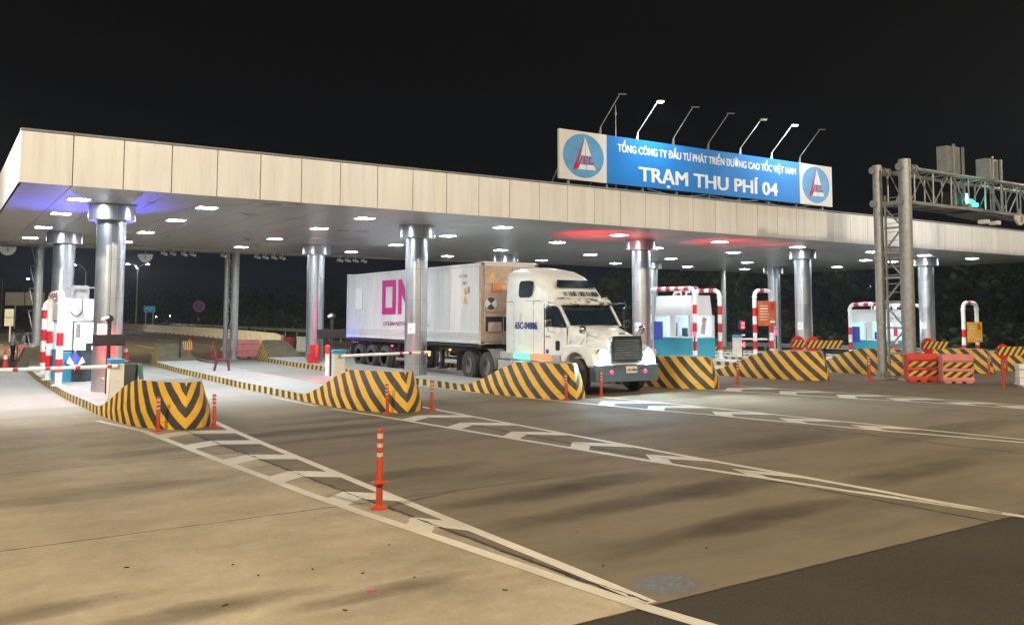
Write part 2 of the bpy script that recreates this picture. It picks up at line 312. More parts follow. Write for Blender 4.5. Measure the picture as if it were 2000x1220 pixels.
# ------------------------------------------------------------------ mesh builder
class MB:
    def __init__(s): s.v = []; s.f = []; s.m = []; s.uv = {}
    def face(s, pts, mi=0, uv=None):
        a = len(s.v); s.v += [tuple(p) for p in pts]; s.f.append(tuple(range(a, a + len(pts)))); s.m.append(mi)
        if uv: s.uv[len(s.f) - 1] = uv
        return s
    def grid(s, rows, mi=0, close=False, uvs=None):
        a = len(s.v); nr = len(rows); nc = len(rows[0])
        for r in rows: s.v += [tuple(p) for p in r]
        for i in range(nr - 1):
            for j in range(nc if close else nc - 1):
                k = (j + 1) % nc
                s.f.append((a + i * nc + j, a + i * nc + k, a + (i + 1) * nc + k, a + (i + 1) * nc + j)); s.m.append(mi)
                if uvs: s.uv[len(s.f) - 1] = [uvs[i][j], uvs[i][j + 1], uvs[i + 1][j + 1], uvs[i + 1][j]]
        return s
    def cap(s, ring, mi=0, flip=False):
        p = list(ring)[::-1] if flip else list(ring)
        return s.face(p, mi)
    def box(s, c, d, rz=0, mi=0, rx=0, ry=0):
        hx, hy, hz = d[0] / 2, d[1] / 2, d[2] / 2
        Mx = Matrix.Translation(c) @ Matrix.Rotation(rz, 4, 'Z') @ Matrix.Rotation(ry, 4, 'Y') @ Matrix.Rotation(rx, 4, 'X')
        P = [Mx @ Vector((x, y, z)) for x in (-hx, hx) for y in (-hy, hy) for z in (-hz, hz)]
        a = len(s.v); s.v += [tuple(p) for p in P]
        for q in ((0, 1, 3, 2), (4, 6, 7, 5), (0, 4, 5, 1), (2, 3, 7, 6), (0, 2, 6, 4), (1, 5, 7, 3)):
            s.f.append(tuple(a + i for i in q)); s.m.append(mi)
        return s
    def bar(s, p, q, w, h=None, mi=0):
        p = Vector(p); q = Vector(q); d = q - p; L = d.length
        if L < 1e-6: return s
        h = h or w; d.normalize(); u = Vector((0, 0, 1)) if abs(d.z) < 0.95 else Vector((1, 0, 0))
        x = d.cross(u).normalized(); y = x.cross(d).normalized()
        r = lambda c: [c + x * w / 2 * a + y * h / 2 * b for a, b in ((-1, -1), (1, -1), (1, 1), (-1, 1))]
        A, B = r(p), r(q); s.grid([A, B], mi, True); s.cap(A, mi); s.cap(B, mi, True); return s
    def tube(s, path, r, n=10, mi=0, caps=True, rads=None, seg_mats=None):
        path = [Vector(p) for p in path]; rows = []; ref = None
        for i, p in enumerate(path):
            d = ((path[min(i + 1, len(path) - 1)] - path[max(i - 1, 0)])).normalized()
            if ref is None:
                ref = Vector((0, 0, 1)) if abs(d.z) < 0.9 else Vector((1, 0, 0))
            x = d.cross(ref).normalized(); y = x.cross(d).normalized(); ref = y if False else ref
            if i and (x.dot(px) < 0): x = -x; y = -y
            px = x
            rr = rads[i] if rads else r
            rows.append([p + (x * cos(2 * pi * k / n) + y * sin(2 * pi * k / n)) * rr for k in range(n)])
        if seg_mats:
            for i in range(len(rows) - 1): s.grid(rows[i:i + 2], seg_mats[i], True)
        else: s.grid(rows, mi, True)
        if caps: s.cap(rows[0], mi); s.cap(rows[-1], mi, True)
        return s
    def lathe(s, prof, c=(0, 0, 0), n=24, mi=0, axis='z', caps=True, mats=None):
        rows = []
        for r, h in prof:
            ring = []
            for k in range(n):
                a = 2 * pi * k / n; x, y = r * cos(a), r * sin(a)
                p = (x, y, h) if axis == 'z' else ((h, x, y) if axis == 'x' else (y, h, x))
                ring.append((p[0] + c[0], p[1] + c[1], p[2] + c[2]))
            rows.append(ring)
        if mats:
            for i in range(len(rows) - 1): s.grid(rows[i:i + 2], mats[i], True)
        else: s.grid(rows, mi, True)
        if caps:
            if prof[0][0] > 1e-4: s.cap(rows[0], mats[0] if mats else mi, True)
            if prof[-1][0] > 1e-4: s.cap(rows[-1], mats[-1] if mats else mi)
        return s
    def prism(s, poly, a0, a1, axis='z', mi=0, mi_side=None):
        def P(p, h):
            return (p[0], p[1], h) if axis == 'z' else ((h, p[0], p[1]) if axis == 'x' else (p[0], h, p[1]))
        A = [P(p, a0) for p in poly]; B = [P(p, a1) for p in poly]
        s.cap(A, mi); s.cap(B, mi, True); s.grid([A, B], mi if mi_side is None else mi_side, True); return s
    def build(s, name, mats, parent=None, loc=None, rz=0, smooth=False, bevel=0, seg=2, ang=40, recalc=True):
        me = bpy.data.meshes.new(name); me.from_pydata(s.v, [], s.f)
        if not isinstance(mats, (list, tuple)): mats = [mats]
        for mt in mats: me.materials.append(M(mt))
        me.polygons.foreach_set('material_index', s.m)
        if s.uv:
            ul = me.uv_layers.new(name='UVMap')
            for fi, uv in s.uv.items():
                p = me.polygons[fi]
                for k, li in enumerate(p.loop_indices): ul.data[li].uv = uv[k]
        import bmesh
        bm = bmesh.new(); bm.from_mesh(me)
        bmesh.ops.remove_doubles(bm, verts=bm.verts, dist=1e-5)
        if recalc: bmesh.ops.recalc_face_normals(bm, faces=bm.faces)
        if bevel:
            ed = [e for e in bm.edges if len(e.link_faces) == 2 and e.calc_face_angle(0) > R(ang)]
            bmesh.ops.bevel(bm, geom=ed, offset=bevel, segments=seg, affect='EDGES', profile=0.6, clamp_overlap=True)
        bm.to_mesh(me); bm.free()
        if smooth:
            me.polygons.foreach_set('use_smooth', [True] * len(me.polygons))
            try: me.set_sharp_from_angle(angle=R(38))
            except Exception: pass
        o = bpy.data.objects.new(name, me); COL.objects.link(o)
        if parent: o.parent = parent
        if loc is not None: o.location = loc
        if rz: o.rotation_euler = (0, 0, rz)
        return o

def thing(name, label, cat, loc=(0, 0, 0), rz=0, group=None):
    o = bpy.data.objects.new(name, None); COL.objects.link(o); o.location = loc; o.rotation_euler = (0, 0, rz)
    o.empty_display_size = 0.3
    return tag(o, label, cat, group)
def tag(o, label, cat, group=None):
    o['label'] = label; o['category'] = cat
    if group: o['group'] = group
    return o
def struct(o, kind='structure'): o['kind'] = kind; return o
def dup(root, loc, rz, label, group=None):
    def cp(o, par):
        c = o.copy(); COL.objects.link(c); c.parent = par
        for ch in list(o.children): cp(ch, c)
        return c
    r = cp(root, None); r.location = loc; r.rotation_euler = (0, 0, rz); r['label'] = label
    if group: r['group'] = group
    return r
_cap = {}
def text_obj(name, s, width, cap, mt, parent, loc, rot=(pi / 2, 0, 0), bold=0.02, depth=0.006, label=None):
    c = bpy.data.curves.new(name, 'FONT'); c.body = s; c.size = 1; c.extrude = 0.5; c.align_x = 'LEFT'
    c.resolution_u = 3
    o = bpy.data.objects.new(name, c); COL.objects.link(o)
    dg = bpy.context.evaluated_depsgraph_get(); me = bpy.data.meshes.new_from_object(o.evaluated_get(dg))
    bpy.data.objects.remove(o, do_unlink=True); me.name = name
    if bold > 0.005:   # thicken the strokes with copies shifted by a few thousandths, each a hair deeper
        import bmesh
        bm = bmesh.new(); base_ = me.copy()
        for q, (dx, dy) in enumerate(((-1, .5), (-.5, -.5), (0, .5), (.5, -.5), (1, .5), (-1, -.5), (1, -.5))):
            tmp = base_.copy()
            for v in tmp.vertices: v.co.x += dx * bold; v.co.y += dy * bold; v.co.z *= 1 + q * 0.06
            bm.from_mesh(tmp); bpy.data.meshes.remove(tmp)
        bm.to_mesh(me); bm.free()
    xs = [v.co.x for v in me.vertices]
    x0, x1 = min(xs), max(xs); kx = width / (x1 - x0); ky = cap / (0.70 + 2 * bold)
    for v in me.vertices: v.co = ((v.co.x - x0) * kx, (v.co.y + bold) * ky, v.co.z * depth)
    me.materials.clear(); me.materials.append(M(mt))
    o = bpy.data.objects.new(name, me); COL.objects.link(o); o.location = loc; o.rotation_euler = rot
    if parent: o.parent = parent
    return o

for i, (x, y, z, p, c) in enumerate(LIGHTS):
    where = ('far left of the road', 'just left of the roof end', 'behind the camera', 'behind the camera to the right', 'right of the overhead gantry', 'left of the road behind the canopy', 'behind the canopy near the median', 'beside the gantry just right of the picture')[i]
    t = thing('flood_light_mast', 'tall grey steel floodlight mast %s' % where, 'light mast', (x, y, gz(x) if -80 < x < 150 else 0), 0, 'floodlight masts around the plaza')
    MB().tube([(0, 0, 0), (0, 0, z + 0.3)], 0.1, 12, rads=[0.13, 0.07]).build('pole', 'galv', t, smooth=True)
    MB().box((0, 0, z + 0.35), (0.9, 0.5, 0.16)).build('lamp_head', 'galv_dark', t, bevel=0.03)
    tgt = {0: (3, 16, 0), 1: (1.6, 29, 5.8), 2: (11, 23, 4), 3: (28, 24, 4), 4: (46, 25, 6), 5: (22, 84, 0), 6: (20, 62, 0), 7: (42, 25, 6)}[i]
    lamp('SPOT', 'floodlight', (x, y, z), p, c, 0.25, tgt, 140, blend=0.8)

# ------------------------------------------------------------------ ground, apron, roads
def sheet(name, xs, ys, dz, mt, kind='structure', fade=None):
    b = MB(); b.grid([[(x, y, gz(x) + dz) for x in xs] for y in ys]); o = b.build(name, mt, recalc=False); return struct(o, kind)
XS = [-80, 0, 28, 36, 50]
def ground_sheet():
    xs = [-900, -80, 0, 28, 36, 50, 51.5, 160, 1200]
    def z(x): return -0.14 if x < -80 else (gz(min(x, 160)) - 0.04)
    b = MB(); b.grid([[(x, y, z(x)) for x in xs] for y in (-300, -60, 60, 400, 1600)]); return struct(b.build('ground', 'grass', recalc=False))
ground_sheet()
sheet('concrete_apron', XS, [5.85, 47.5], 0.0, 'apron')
sheet('asphalt_road', XS, [-60, 5.85], -0.004, 'asphalt')
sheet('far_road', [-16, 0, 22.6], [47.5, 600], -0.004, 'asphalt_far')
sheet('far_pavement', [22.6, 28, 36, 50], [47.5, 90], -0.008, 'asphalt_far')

# road markings: chevron groups in front of each island and lane lines
def strip(b, pts, wid, dz):
    """a painted line through centre points with its width across the travel direction"""
    L = []; Rr = []
    for i, p in enumerate(pts):
        a = pts[max(i - 1, 0)]; c = pts[min(i + 1, len(pts) - 1)]; d = Vector((c[0] - a[0], c[1] - a[1])).normalized(); nrm = Vector((-d.y, d.x)) * wid / 2
        L.append((p[0] + nrm.x, p[1] + nrm.y)); Rr.append((p[0] - nrm.x, p[1] - nrm.y))
    b.grid([[(x, y, gz(x) + dz) for x, y in L], [(x, y, gz(x) + dz) for x, y in Rr]])
def poly(b, pts, dz): b.face([(x, y, gz(x) + dz) for x, y in pts])
b = MB()
GA = dict(L=[(3.84, 20.2), (4.03, 17.46), (4.18, 15.31), (4.31, 13.69), (4.43, 11.96), (4.57, 10.54), (4.72, 9.4), (4.87, 8.06), (5.01, 6.8), (5.12, 5.9), (5.40, 4.4), (5.75, 2.4)],
          Rt=[(5.52, 21.65), (5.42, 19.29), (5.37, 16.99), (5.35, 14.84), (5.33, 13.13), (5.31, 11.44), (5.29, 10.0), (5.28, 9.3), (5.27, 7.23), (5.24, 5.9)], ys=[(17.95, 9), (16.75, 9)][:0])
strip(b, GA['L'], 0.15, 0.004); strip(b, GA['Rt'], 0.14, 0.004)
def at(line, y):
    for (xa, ya), (xb, yb) in zip(line, line[1:]):
        if yb <= y <= ya: return xb + (xa - xb) * (y - yb) / (ya - yb)
    return line[-1][0] if y < line[-1][1] else line[0][0]
def chevrons(b, L, Rt, mid, ys, slant, th):
    for y in ys:
        xl, xr = at(L, y - slant) + 0.05, at(Rt, y - slant) - 0.05
        xm = at(mid, y)
        if xr - xl < 0.12: continue
        poly(b, [(xl, y - slant * 0.75), (xm, y), (xm, y - th), (xl, y - slant * 0.75 - th)], 0.0045)
        poly(b, [(xm, y), (xr, y - slant), (xr, y - slant - th), (xm, y - th)], 0.0045)
crackA = [(4.45, 21.0), (4.59, 19.5), (4.75, 15.6), (4.88, 11.9), (5.0, 9.6), (5.12, 7.5), (5.25, 5.8)]
chevrons(b, GA['L'], GA['Rt'], crackA, [19.75, 17.95, 15.85, 13.86, 11.85, 9.93], 0.42, 0.60)
GB = dict(L=[(8.68, 21.9), (9.0, 19.84), (9.16, 18.44), (9.33, 16.9), (9.53, 15.12), (9.76, 13.34), (10.0, 11.38), (10.26, 9.82), (10.4, 9.13), (10.59, 7.87), (10.76, 7.14), (10.95, 6.05), (11.25, 4.4), (11.7, 2.4)],
          Rt=[(10.76, 21.2), (10.75, 18.7), (10.76, 17.2), (10.78, 15.43), (10.80, 13.6), (10.83, 11.29), (10.87, 9.95), (10.9, 9.29), (10.93, 7.79), (10.93, 7.12), (10.98, 6.0)])
midB = [(9.8, 21.0), (9.83, 19.0), (9.98, 17.2), (10.12, 15.4), (10.25, 13.4), (10.42, 11.4), (10.58, 9.8), (10.8, 7.5), (10.95, 6)]
strip(b, GB['L'], 0.14, 0.004); strip(b, GB['Rt'], 0.13, 0.004)
chevrons(b, GB['L'], GB['Rt'], midB, [19.3, 17.5, 15.6, 13.7, 11.8, 10.0], 0.62, 0.55)
GC = dict(L=[(14.15, 21.87), (14.5, 19.8), (14.75, 18.5), (15.07, 16.75), (15.40, 15.5), (15.68, 13.89), (15.93, 13.0), (16.2, 11.5), (16.62, 9.9), (16.9, 8.8), (17.4, 6.0), (17.9, 3.0)],
          Rt=[(15.95, 20.8), (16.3, 18.5), (16.50, 16.8), (16.66, 14.9), (16.76, 13.4), (16.92, 12.03), (17.0, 11.2), (17.28, 9.0), (17.75, 6.0), (18.1, 4.2)])
midC = [(15.1, 21), (15.4, 18.6), (15.8, 16.6), (16.1, 14.7), (16.4, 12.8), (16.6, 11.4), (17, 9)]
strip(b, GC['L'], 0.13, 0.004); strip(b, GC['Rt'], 0.12, 0.004)
chevrons(b, GC['L'], GC['Rt'], midC, [19.2, 17.6, 15.7, 13.9, 12.2], 0.7, 0.62)
GD = dict(L=[(19.9, 20.4), (20.47, 18.73), (21.01, 16.63), (21.42, 15.19), (21.8, 14.3), (22.11, 13.01), (22.39, 11.63), (23.0, 9.0), (23.8, 6.0)],
          Rt=[(21.8, 20.5), (22.3, 17.8), (22.6, 16.2), (22.9, 14.4), (23.05, 13.2), (23.19, 12.04), (23.6, 9.0), (24.2, 6.0)])
midD = [(20.9, 20.5), (21.4, 18.4), (21.9, 16.2), (22.2, 14.6), (22.5, 13.0), (22.8, 11.8)]
strip(b, GD['L'], 0.12, 0.004); strip(b, GD['Rt'], 0.10, 0.004)
chevrons(b, GD['L'], GD['Rt'], midD, [20.0, 18.3, 16.6, 15.2, 13.7, 12.5], 0.7, 0.62)
strip(b, [(8.45, 26.0), (8.60, 22.8)], 0.1, 0.004); strip(b, [(13.7, 27.0), (13.95, 23.2)], 0.1, 0.004)
strip(b, [(3.30, 22.8), (3.84, 20.2)], 0.13, 0.004)
# far side: edge lines at the islands and lane dashes on the road behind
for xx, ya, yb in ((10.4, 47.0, 58), (11.9, 46.0, 62), (15.4, 46, 57), (16.9, 47, 60)):
    strip(b, [(xx, ya), (xx + 0.4, (ya + yb) / 2), (xx + (0.9 if xx < 12 or xx > 16 else -0.2), yb)], 0.14, 0.004)
for yy in range(66, 240, 14):
    for xx in (4.6, 8.8, 13.0, 17.2): strip(b, [(xx, yy), (xx, yy + 6)], 0.16, 0.004)
strip(b, [(21.6, 60), (21.6, 300)], 0.14, 0.004); strip(b, [(1.5, 47.6), (0.3, 62), (0.3, 300)], 0.14, 0.004); strip(b, [(-6.0, 50), (-6.0, 300)], 0.14, 0.004)
strip(b, [(49.2, 20), (49.4, 80)], 0.35, 0.004)
struct(b.build('road_markings', 'marking', recalc=False))
# ragged open joints between the slabs, cut through the paint
b = MB(); rj = random.Random(4)
def ragged(line, w0, step=0.07):
    L = []; Rr = []
    for (xa, ya), (xb, yb) in zip(line, line[1:]):
        n = max(1, int(hypot(xb - xa, yb - ya) / step))
        for q in range(n):
            x = xa + (xb - xa) * q / n; y = ya + (yb - ya) * q / n; w_ = w0 * rj.choice((.35, .5, .6, .8, 1, 1.2, 1.8, .2)); o = rj.uniform(-.012, .012)
            L.append((x + o - w_ / 2, y, gz(x) + .0062)); Rr.append((x + o + w_ / 2, y, gz(x) + .0062))
    b.grid([L, Rr])
ragged([(4.45, 21.0), (4.59, 19.5), (4.75, 15.6), (4.88, 11.9), (5.0, 9.6), (5.12, 7.5), (5.25, 5.86)], 0.030); ragged([(9.75, 20.6), (9.95, 17.2), (10.2, 13.4), (10.5, 9.8), (10.85, 6.5)], 0.020); ragged([(15.2, 20.6), (15.9, 16.6), (16.5, 12.2), (17.0, 9)], 0.016)
struct(b.build('slab_joint_gap', 'seam', recalc=False))

# scraps on the concrete
for i, (x, y, c) in enumerate(((3.55, 8.1, 0), (3.2, 8.5, 0), (2.6, 9.1, 0), (6.2, 8.2, 0), (5.6, 7.0, 0), (3.4, 7.55, 1), (3.0, 7.2, 0), (2.7, 8.6, 0), (4.2, 8.9, 0), (1.7, 9.6, 0), (2.4, 6.9, 0), (4.4, 6.9, 0), (2.2, 7.9, 0), (3.9, 7.7, 0), (6.9, 6.9, 0))):
    bb = MB(); n = 7; a0 = random.random() * 6; rr = random.choice((.007, .009, .012, .016)) if c == 0 else 0.022
    bb.prism([(rr * (1 + 0.5 * random.random()) * cos(a0 + 2 * pi * k / n) * 1.6, rr * 0.6 * sin(a0 + 2 * pi * k / n)) for k in range(n)], 0.001, 0.01)
    o = bb.build('scrap_paper' if c else 'dry_leaf', 'pink_scrap' if c else 'leaf_litter', loc=(x, y, gz(x)), rz=random.random() * 3)
    if c: tag(o, 'tiny bright pink scrap lying on the pale concrete in the foreground', 'scrap')
    else: tag(o, 'small dark dry leaf lying on the concrete in the foreground', 'leaf', 'dry leaves on the foreground concrete')

# ------------------------------------------------------------------ toll islands
ISL = [4.35, 9.60, 14.80, 20.10, 25.50, 30.70, 35.90, 41.10, 46.40]
def smooth(t): t = max(0, min(1, t)); return t * t * (3 - 2 * t)
def outline(n_side=34):
    """left-to-right outline of the near half (local x, absolute y), tip of the nose at the front"""
    left = [(-1.02, 33.5 - k * (33.5 - 24.0) / n_side) for k in range(n_side)]
    left = [(x + 0.16 * smooth((30 - y) / 6), y) for x, y in left]
    left += [(-0.83, 24.0), (-0.78, 23.3), (-0.73, 22.6), (-0.65, 21.9), (-0.54, 21.3), (-0.38, 20.8), (-0.18, 20.4), (0.05, 20.12), (0.27, 19.95)]
    right = [(0.50, 20.02), (0.74, 20.18), (0.92, 20.42), (1.03, 20.78), (1.06, 21.4), (1.06, 22.2), (1.05, 23.2), (1.03, 24.2)]
    right += [(1.02, 24.2 + (k + 1) * (33.5 - 24.2) / n_side) for k in range(n_side)]
    return left, right
def hgt(y, top=0.98, kerb=0.19): return kerb + (top - kerb) * smooth((24.3 - y) / 2.6)
def make_island(i, cx, x0=0):
    nm = ['first', 'second', 'third', 'fourth', 'fifth', 'sixth', 'seventh', 'eighth', 'ninth'][i]
    t = thing('toll_island', ['long concrete toll island at the far left, with booth and first column', 'toll island with barrier cabinet, between first island and the truck lane island', 'toll island beside the truck, carrying the second front column',
        'toll island whose striped nose stands right behind the truck headlight', 'toll island with long striped nose behind the red disc signs', 'toll island carrying the sixth nose, behind the steel gantry legs',
        'toll island with nose seen right of the red barriers', 'toll island whose striped nose is cut by the right picture edge', 'rightmost toll island, carrying the small far booth'][i], 'toll island', (cx, 0, gz(cx)), 0, 'black and yellow toll islands')
    for side, name in ((0, 'crash_nose'), (1, 'rear_crash_nose')):
        L, Rr = outline(); pts = L + Rr; tip = len(L) - 1
        s = [0]
        for a, c in zip(pts, pts[1:]): s.append(s[-1] + hypot(c[0] - a[0], c[1] - a[1]))
        u = [abs(q - s[tip]) for q in s]
        rows = []; uvs = []
        nrm = []
        for k, p in enumerate(pts):
            a = pts[max(k - 1, 0)]; c = pts[min(k + 1, len(pts) - 1)]; d = Vector((c[0] - a[0], c[1] - a[1])).normalized(); nrm.append((-d.y, d.x))
        for lev in (0.0, 0.06, 0.34, 0.67, 1.0):
            row = []; uvr = []
            for k, p in enumerate(pts):
                h = hgt(p[1]); z = lev * h - (0.05 if lev == 0 else 0)
                full = (h - 0.19) / 0.79
                ins = full * (0.0 if lev < 0.1 else (-0.0 + 0.03 * (lev / 0.34) if lev <= 0.34 else 0.03 + 0.20 * (lev - 0.34) / 0.66)) + (0.015 * lev)
                nx, ny = nrm[k]
                x, y = p[0] + nx * ins, p[1] + ny * ins
                if side: y = 33.5 + (33.5 - y) * 1.0 ; y = y + 0.9
                row.append((x, y, z))
                kk = 0.9 * smooth((u[k] * -1 + 7.0) / 4.0) + 0.22
                clean = 0.95 * smooth((6.2 - u[k]) / 2.5)
                if side: clean = 0.5
                uvr.append(((u[k] - kk * z * 1.0) / 0.5 + 0.28, clean))
            rows.append(row); uvs.append(uvr)
        b = MB(); b.grid(rows, 0, False, uvs)
        o = b.build(name, 'hazard', t, smooth=True)
        # deck and ramp surface: join left and right edges
        b = MB(); top = rows[-1]
        Ls = top[:tip + 1]; Rs = top[tip:][::-1]
        # resample right side to the same y as left
        def atR(y):
            for a, c in zip(Rs, Rs[1:]):
                lo, hi = min(a[1], c[1]), max(a[1], c[1])
                if lo <= y <= hi and hi > lo:
                    f = (y - a[1]) / (c[1] - a[1]); return a[0] + (c[0] - a[0]) * f
            return Rs[-1][0] if abs(y - Rs[-1][1]) < abs(y - Rs[0][1]) else Rs[0][0]
        r1 = [p for p in Ls[:-1]]; g = []
        for p in r1:
            xr = atR(p[1]); g.append([(p[0] + (xr - p[0]) * q, p[1], p[2] - 0.002) for q in (0, 0.33, 0.67, 1)])
        
        for q in range(len(g) - 1): b.grid(g[q:q + 2], 1 if (side and g[q + 1][0][2] > 0.23) else 0)
        tp = Ls[-1]; b.face([g[-1][0], g[-1][3], tp], side)
        b.face([g[-1][3]] + [p for p in top[tip + 1:] if (p[1] < g[-1][3][1] if not side else p[1] > g[-1][3][1])][::-1] + [tp], side)
        b.build('nose_top' if not side else 'rear_nose_top', ['deck', 'moss_concrete'], t)
    b = MB(); b.box((0, 33.95, 0.075), (2.02, 0.9, 0.225)); b.build('deck_middle', 'deck', t)
    for x in (-1.0, 1.0):
        o = MB().face([(x, 33.5, -0.05), (x, 34.4, -0.05), (x, 34.4, 0.19), (x, 33.5, 0.19)], 0, [(0, 0.2), (1.8, 0.2), (1.9, 0.2), (0.1, 0.2)]); 
        o.v = [(v[0] * 1.02, v[1], v[2]) for v in o.v]; o.build('kerb', 'hazard', t)
    return t
for i, cx in enumerate(ISL): make_island(i, cx)

# ------------------------------------------------------------------ canopy
ZC, ZT, YF, YB, XL, XR = 5.648, 6.94, 24.894, 46.2, 1.62, 55.2
K0 = 4.014
can = thing('toll_canopy', 'long flat toll plaza roof with cream metal panel fascia and grey panelled ceiling', 'canopy', (0, 0, 0))
b = MB(); b.box(((XL + XR) / 2, (YF + YB) / 2, (ZC + ZT) / 2 + 0.02), (XR - XL - 0.16, YB - YF - 0.16, ZT - ZC - 0.16)); b.build('roof_core', 'seam', can)
b = MB(); k = -2
xs = [XL] + [K0 + 1.2 * q for q in range(-1, 43)]
for a, c in zip(xs, xs[1:]):
    b.box(((a + c) / 2, YF + 0.03, (ZC + ZT) / 2), (c - a - 0.022, 0.06, ZT - ZC + random.uniform(-0.006, 0.006)))
b.build('fascia', 'fascia', can, bevel=0.004, seg=1)
b = MB(); ny = 18
for q in range(ny):
    y0 = YF + 0.07 + q * (YB - YF - 0.07) / ny; y1 = YF + 0.07 + (q + 1) * (YB - YF - 0.07) / ny
    b.box((XL + 0.03, (y0 + y1) / 2, (ZC + ZT) / 2), (0.06, y1 - y0 - 0.02, ZT - ZC))
b.build('end_fascia', 'fascia', can)
b = MB()
for a, c in zip(xs, xs[1:]):
    for q in range(18):
        y0 = YF + 0.07 + q * (YB - YF - 0.1) / 18; y1 = y0 + (YB - YF - 0.1) / 18
        b.box(((a + c) / 2, (y0 + y1) / 2, ZC + 0.015), (c - a - 0.016, y1 - y0 - (0.005 if q % 3 else 0.010), 0.03))
b.build('ceiling', 'ceiling', can)
b = MB(); b.box(((XL + XR) / 2, YB + 0.03, (ZC + ZT) / 2), (XR - XL, 0.06, ZT - ZC)); b.build('rear_fascia', 'fascia', can)
b = MB(); b.box(((XL + XR) / 2, YF + 0.10, ZT + 0.03), (XR - XL, 0.3, 0.05))
for q in range(200): b.box((XL + 0.2 + q * 0.268, YF + 0.05, ZT + 0.055), (0.1, 0.12, 0.02))
b.build('roof_edge', 'roof', can)

# columns
def make_column():
    t = thing('canopy_column', '', 'column', (0, 0, 0), 0, 'round metal clad columns holding the canopy')
    b = MB(); n = 40; zs = [0.0, 0.42]
    while zs[-1] + 1.19 < ZC - 0.3: zs.append(zs[-1] + 1.19)
    zs.append(ZC - 0.2)
    for a, c in zip(zs, zs[1:]): b.lathe([(0.400, a + 0.006), (0.405, a + 0.012), (0.405, c - 0.006), (0.400, c)], n=n, caps=False)
    b.build('shaft', 'column_metal', t, smooth=True)
    b = MB()
    for a in zs[1:-1]: b.lathe([(0.399, a - 0.012), (0.399, a + 0.012)], n=n, caps=False)
    for ph in (R(-95), R(85)): b.box((0.403 * cos(ph), 0.403 * sin(ph), (zs[-1]) / 2), (0.012, 0.012, zs[-1]), rz=ph)
    b.build('seam', 'seam', t)
    b = MB(); b.lathe([(0.41, ZC - 0.47), (0.64, ZC - 0.47), (0.65, ZC - 0.46), (0.65, ZC - 0.01), (0.37, ZC - 0.01)], n=48, caps=False)
    b.build('capital', 'column_metal', t, smooth=True)
    b = MB()
    for ph in (R(-95), R(85)): b.box((0.648 * cos(ph), 0.648 * sin(ph), ZC - 0.24), (0.01, 0.01, 0.44), rz=ph)
    b.build('capital_seam', 'seam', t)
    return t
c0 = make_column(); used = [0]
def column(x, y, lab):
    if not used[0]:
        used[0] = 1; c0.location = (x, y, gz(x) + 0.19 - gz(x) * 1.0); c0['label'] = lab; c0.location.z = 0.19 + gz(x)
        c = c0
    else: c = dup(c0, (x, y, 0.19 + gz(x)), 0, lab)
    return c
colz = []
for x, y, lab in ((4.38, 28.9, 'front column at the far left, lit red, behind the barrier cabinet'), (14.72, 29.15, 'front column standing in front of the white container'),
    (25.45, 29.1, 'front column just right of the truck cab'), (35.8, 29.0, 'front column right of the orange notice frame'), (45.95, 28.9, 'rightmost front column, beside the steel gantry'),
    (4.28, 39.6, 'rear column at the far left, behind the first booth'), (14.95, 40.0, 'rear column left of the container, with red extinguisher box'),
    (25.6, 40.2, 'rear column whose top shows above the truck roof'), (36.0, 40.3, 'rear column above the booth right of the truck'), (46.5, 40.0, 'rear column just left of the fourth front column')):
    c = column(x, y, lab); c.scale.z = (ZC - c.location.z + 0.0) / ZC
# column notices
for cx, cy, nm, rad in ((4.38, 28.9, 'far left front column', 0.412), (14.72, 29.15, 'column in front of the container', 0.412), (25.45, 29.1, 'column right of the truck cab', 0.412), (35.8, 29.0, 'fourth front column', 0.412), (45.95, 28.9, 'rightmost front column', 0.412)):
    a0 = atan2(-cy, -cx) - 0.42; b = MB(); rows = []
    for z in (1.75, 2.12): rows.append([(cx + rad * cos(a0 + q * 0.12), cy + rad * sin(a0 + q * 0.12), z) for q in range(-3, 4)])
    b.grid(rows, 0)
    b.face([(cx + (rad + .003) * cos(a0 - .2), cy + (rad + .003) * sin(a0 - .2), 1.9), (cx + (rad + .003) * cos(a0), cy + (rad + .003) * sin(a0), 1.9), (cx + (rad + .003) * cos(a0), cy + (rad + .003) * sin(a0), 1.94), (cx + (rad + .003) * cos(a0 - .2), cy + (rad + .003) * sin(a0 - .2), 1.94)], 1)
    tag(b.build('paper_notice', ['white_clean', 'grey_text'], recalc=False), 'small pale paper notice stuck on the %s' % nm, 'notice', 'paper notices on the front columns')

# ceiling lights
rows_y = [27.75, 32.05, 37.5, 43.0]
lx = [[3.33, 6.86, 12.05, 17.55, 23.1, 28.8, 33.95, 39.65, 44.04, 48.57], [3.33, 6.9, 12.08, 17.6, 23.15, 28.95, 34.25, 39.9, 45.1, 47.6], [3.33, 6.95, 12.15, 17.85, 23.6, 29.25, 35.0, 41.2, 49.7], [3.33, 7.1, 12.3, 17.95, 23.6, 29.9, 35.5, 41.6, 47.0]]
lt0 = thing('ceiling_light', '', 'ceiling light', (0, 0, 0), 0, 'square recessed ceiling lights under the canopy')
b = MB()
for a_ in range(4): b.box((0.285 * cos(a_ * pi / 2), 0.285 * sin(a_ * pi / 2), -0.004), (0.03, 0.60, 0.02), rz=a_ * pi / 2)
b.build('frame', 'galv', lt0)
MB().face([(-.27, -.27, -0.004), (.27, -.27, -0.004), (.27, .27, -0.004), (-.27, .27, -0.004)]).build('diffuser', 'led_white', lt0, recalc=False)
rn = ['frontmost', 'second', 'third', 'rearmost']; on = ['first', 'second', 'third', 'fourth', 'fifth', 'sixth', 'seventh', 'eighth', 'ninth', 'tenth']; fl = False
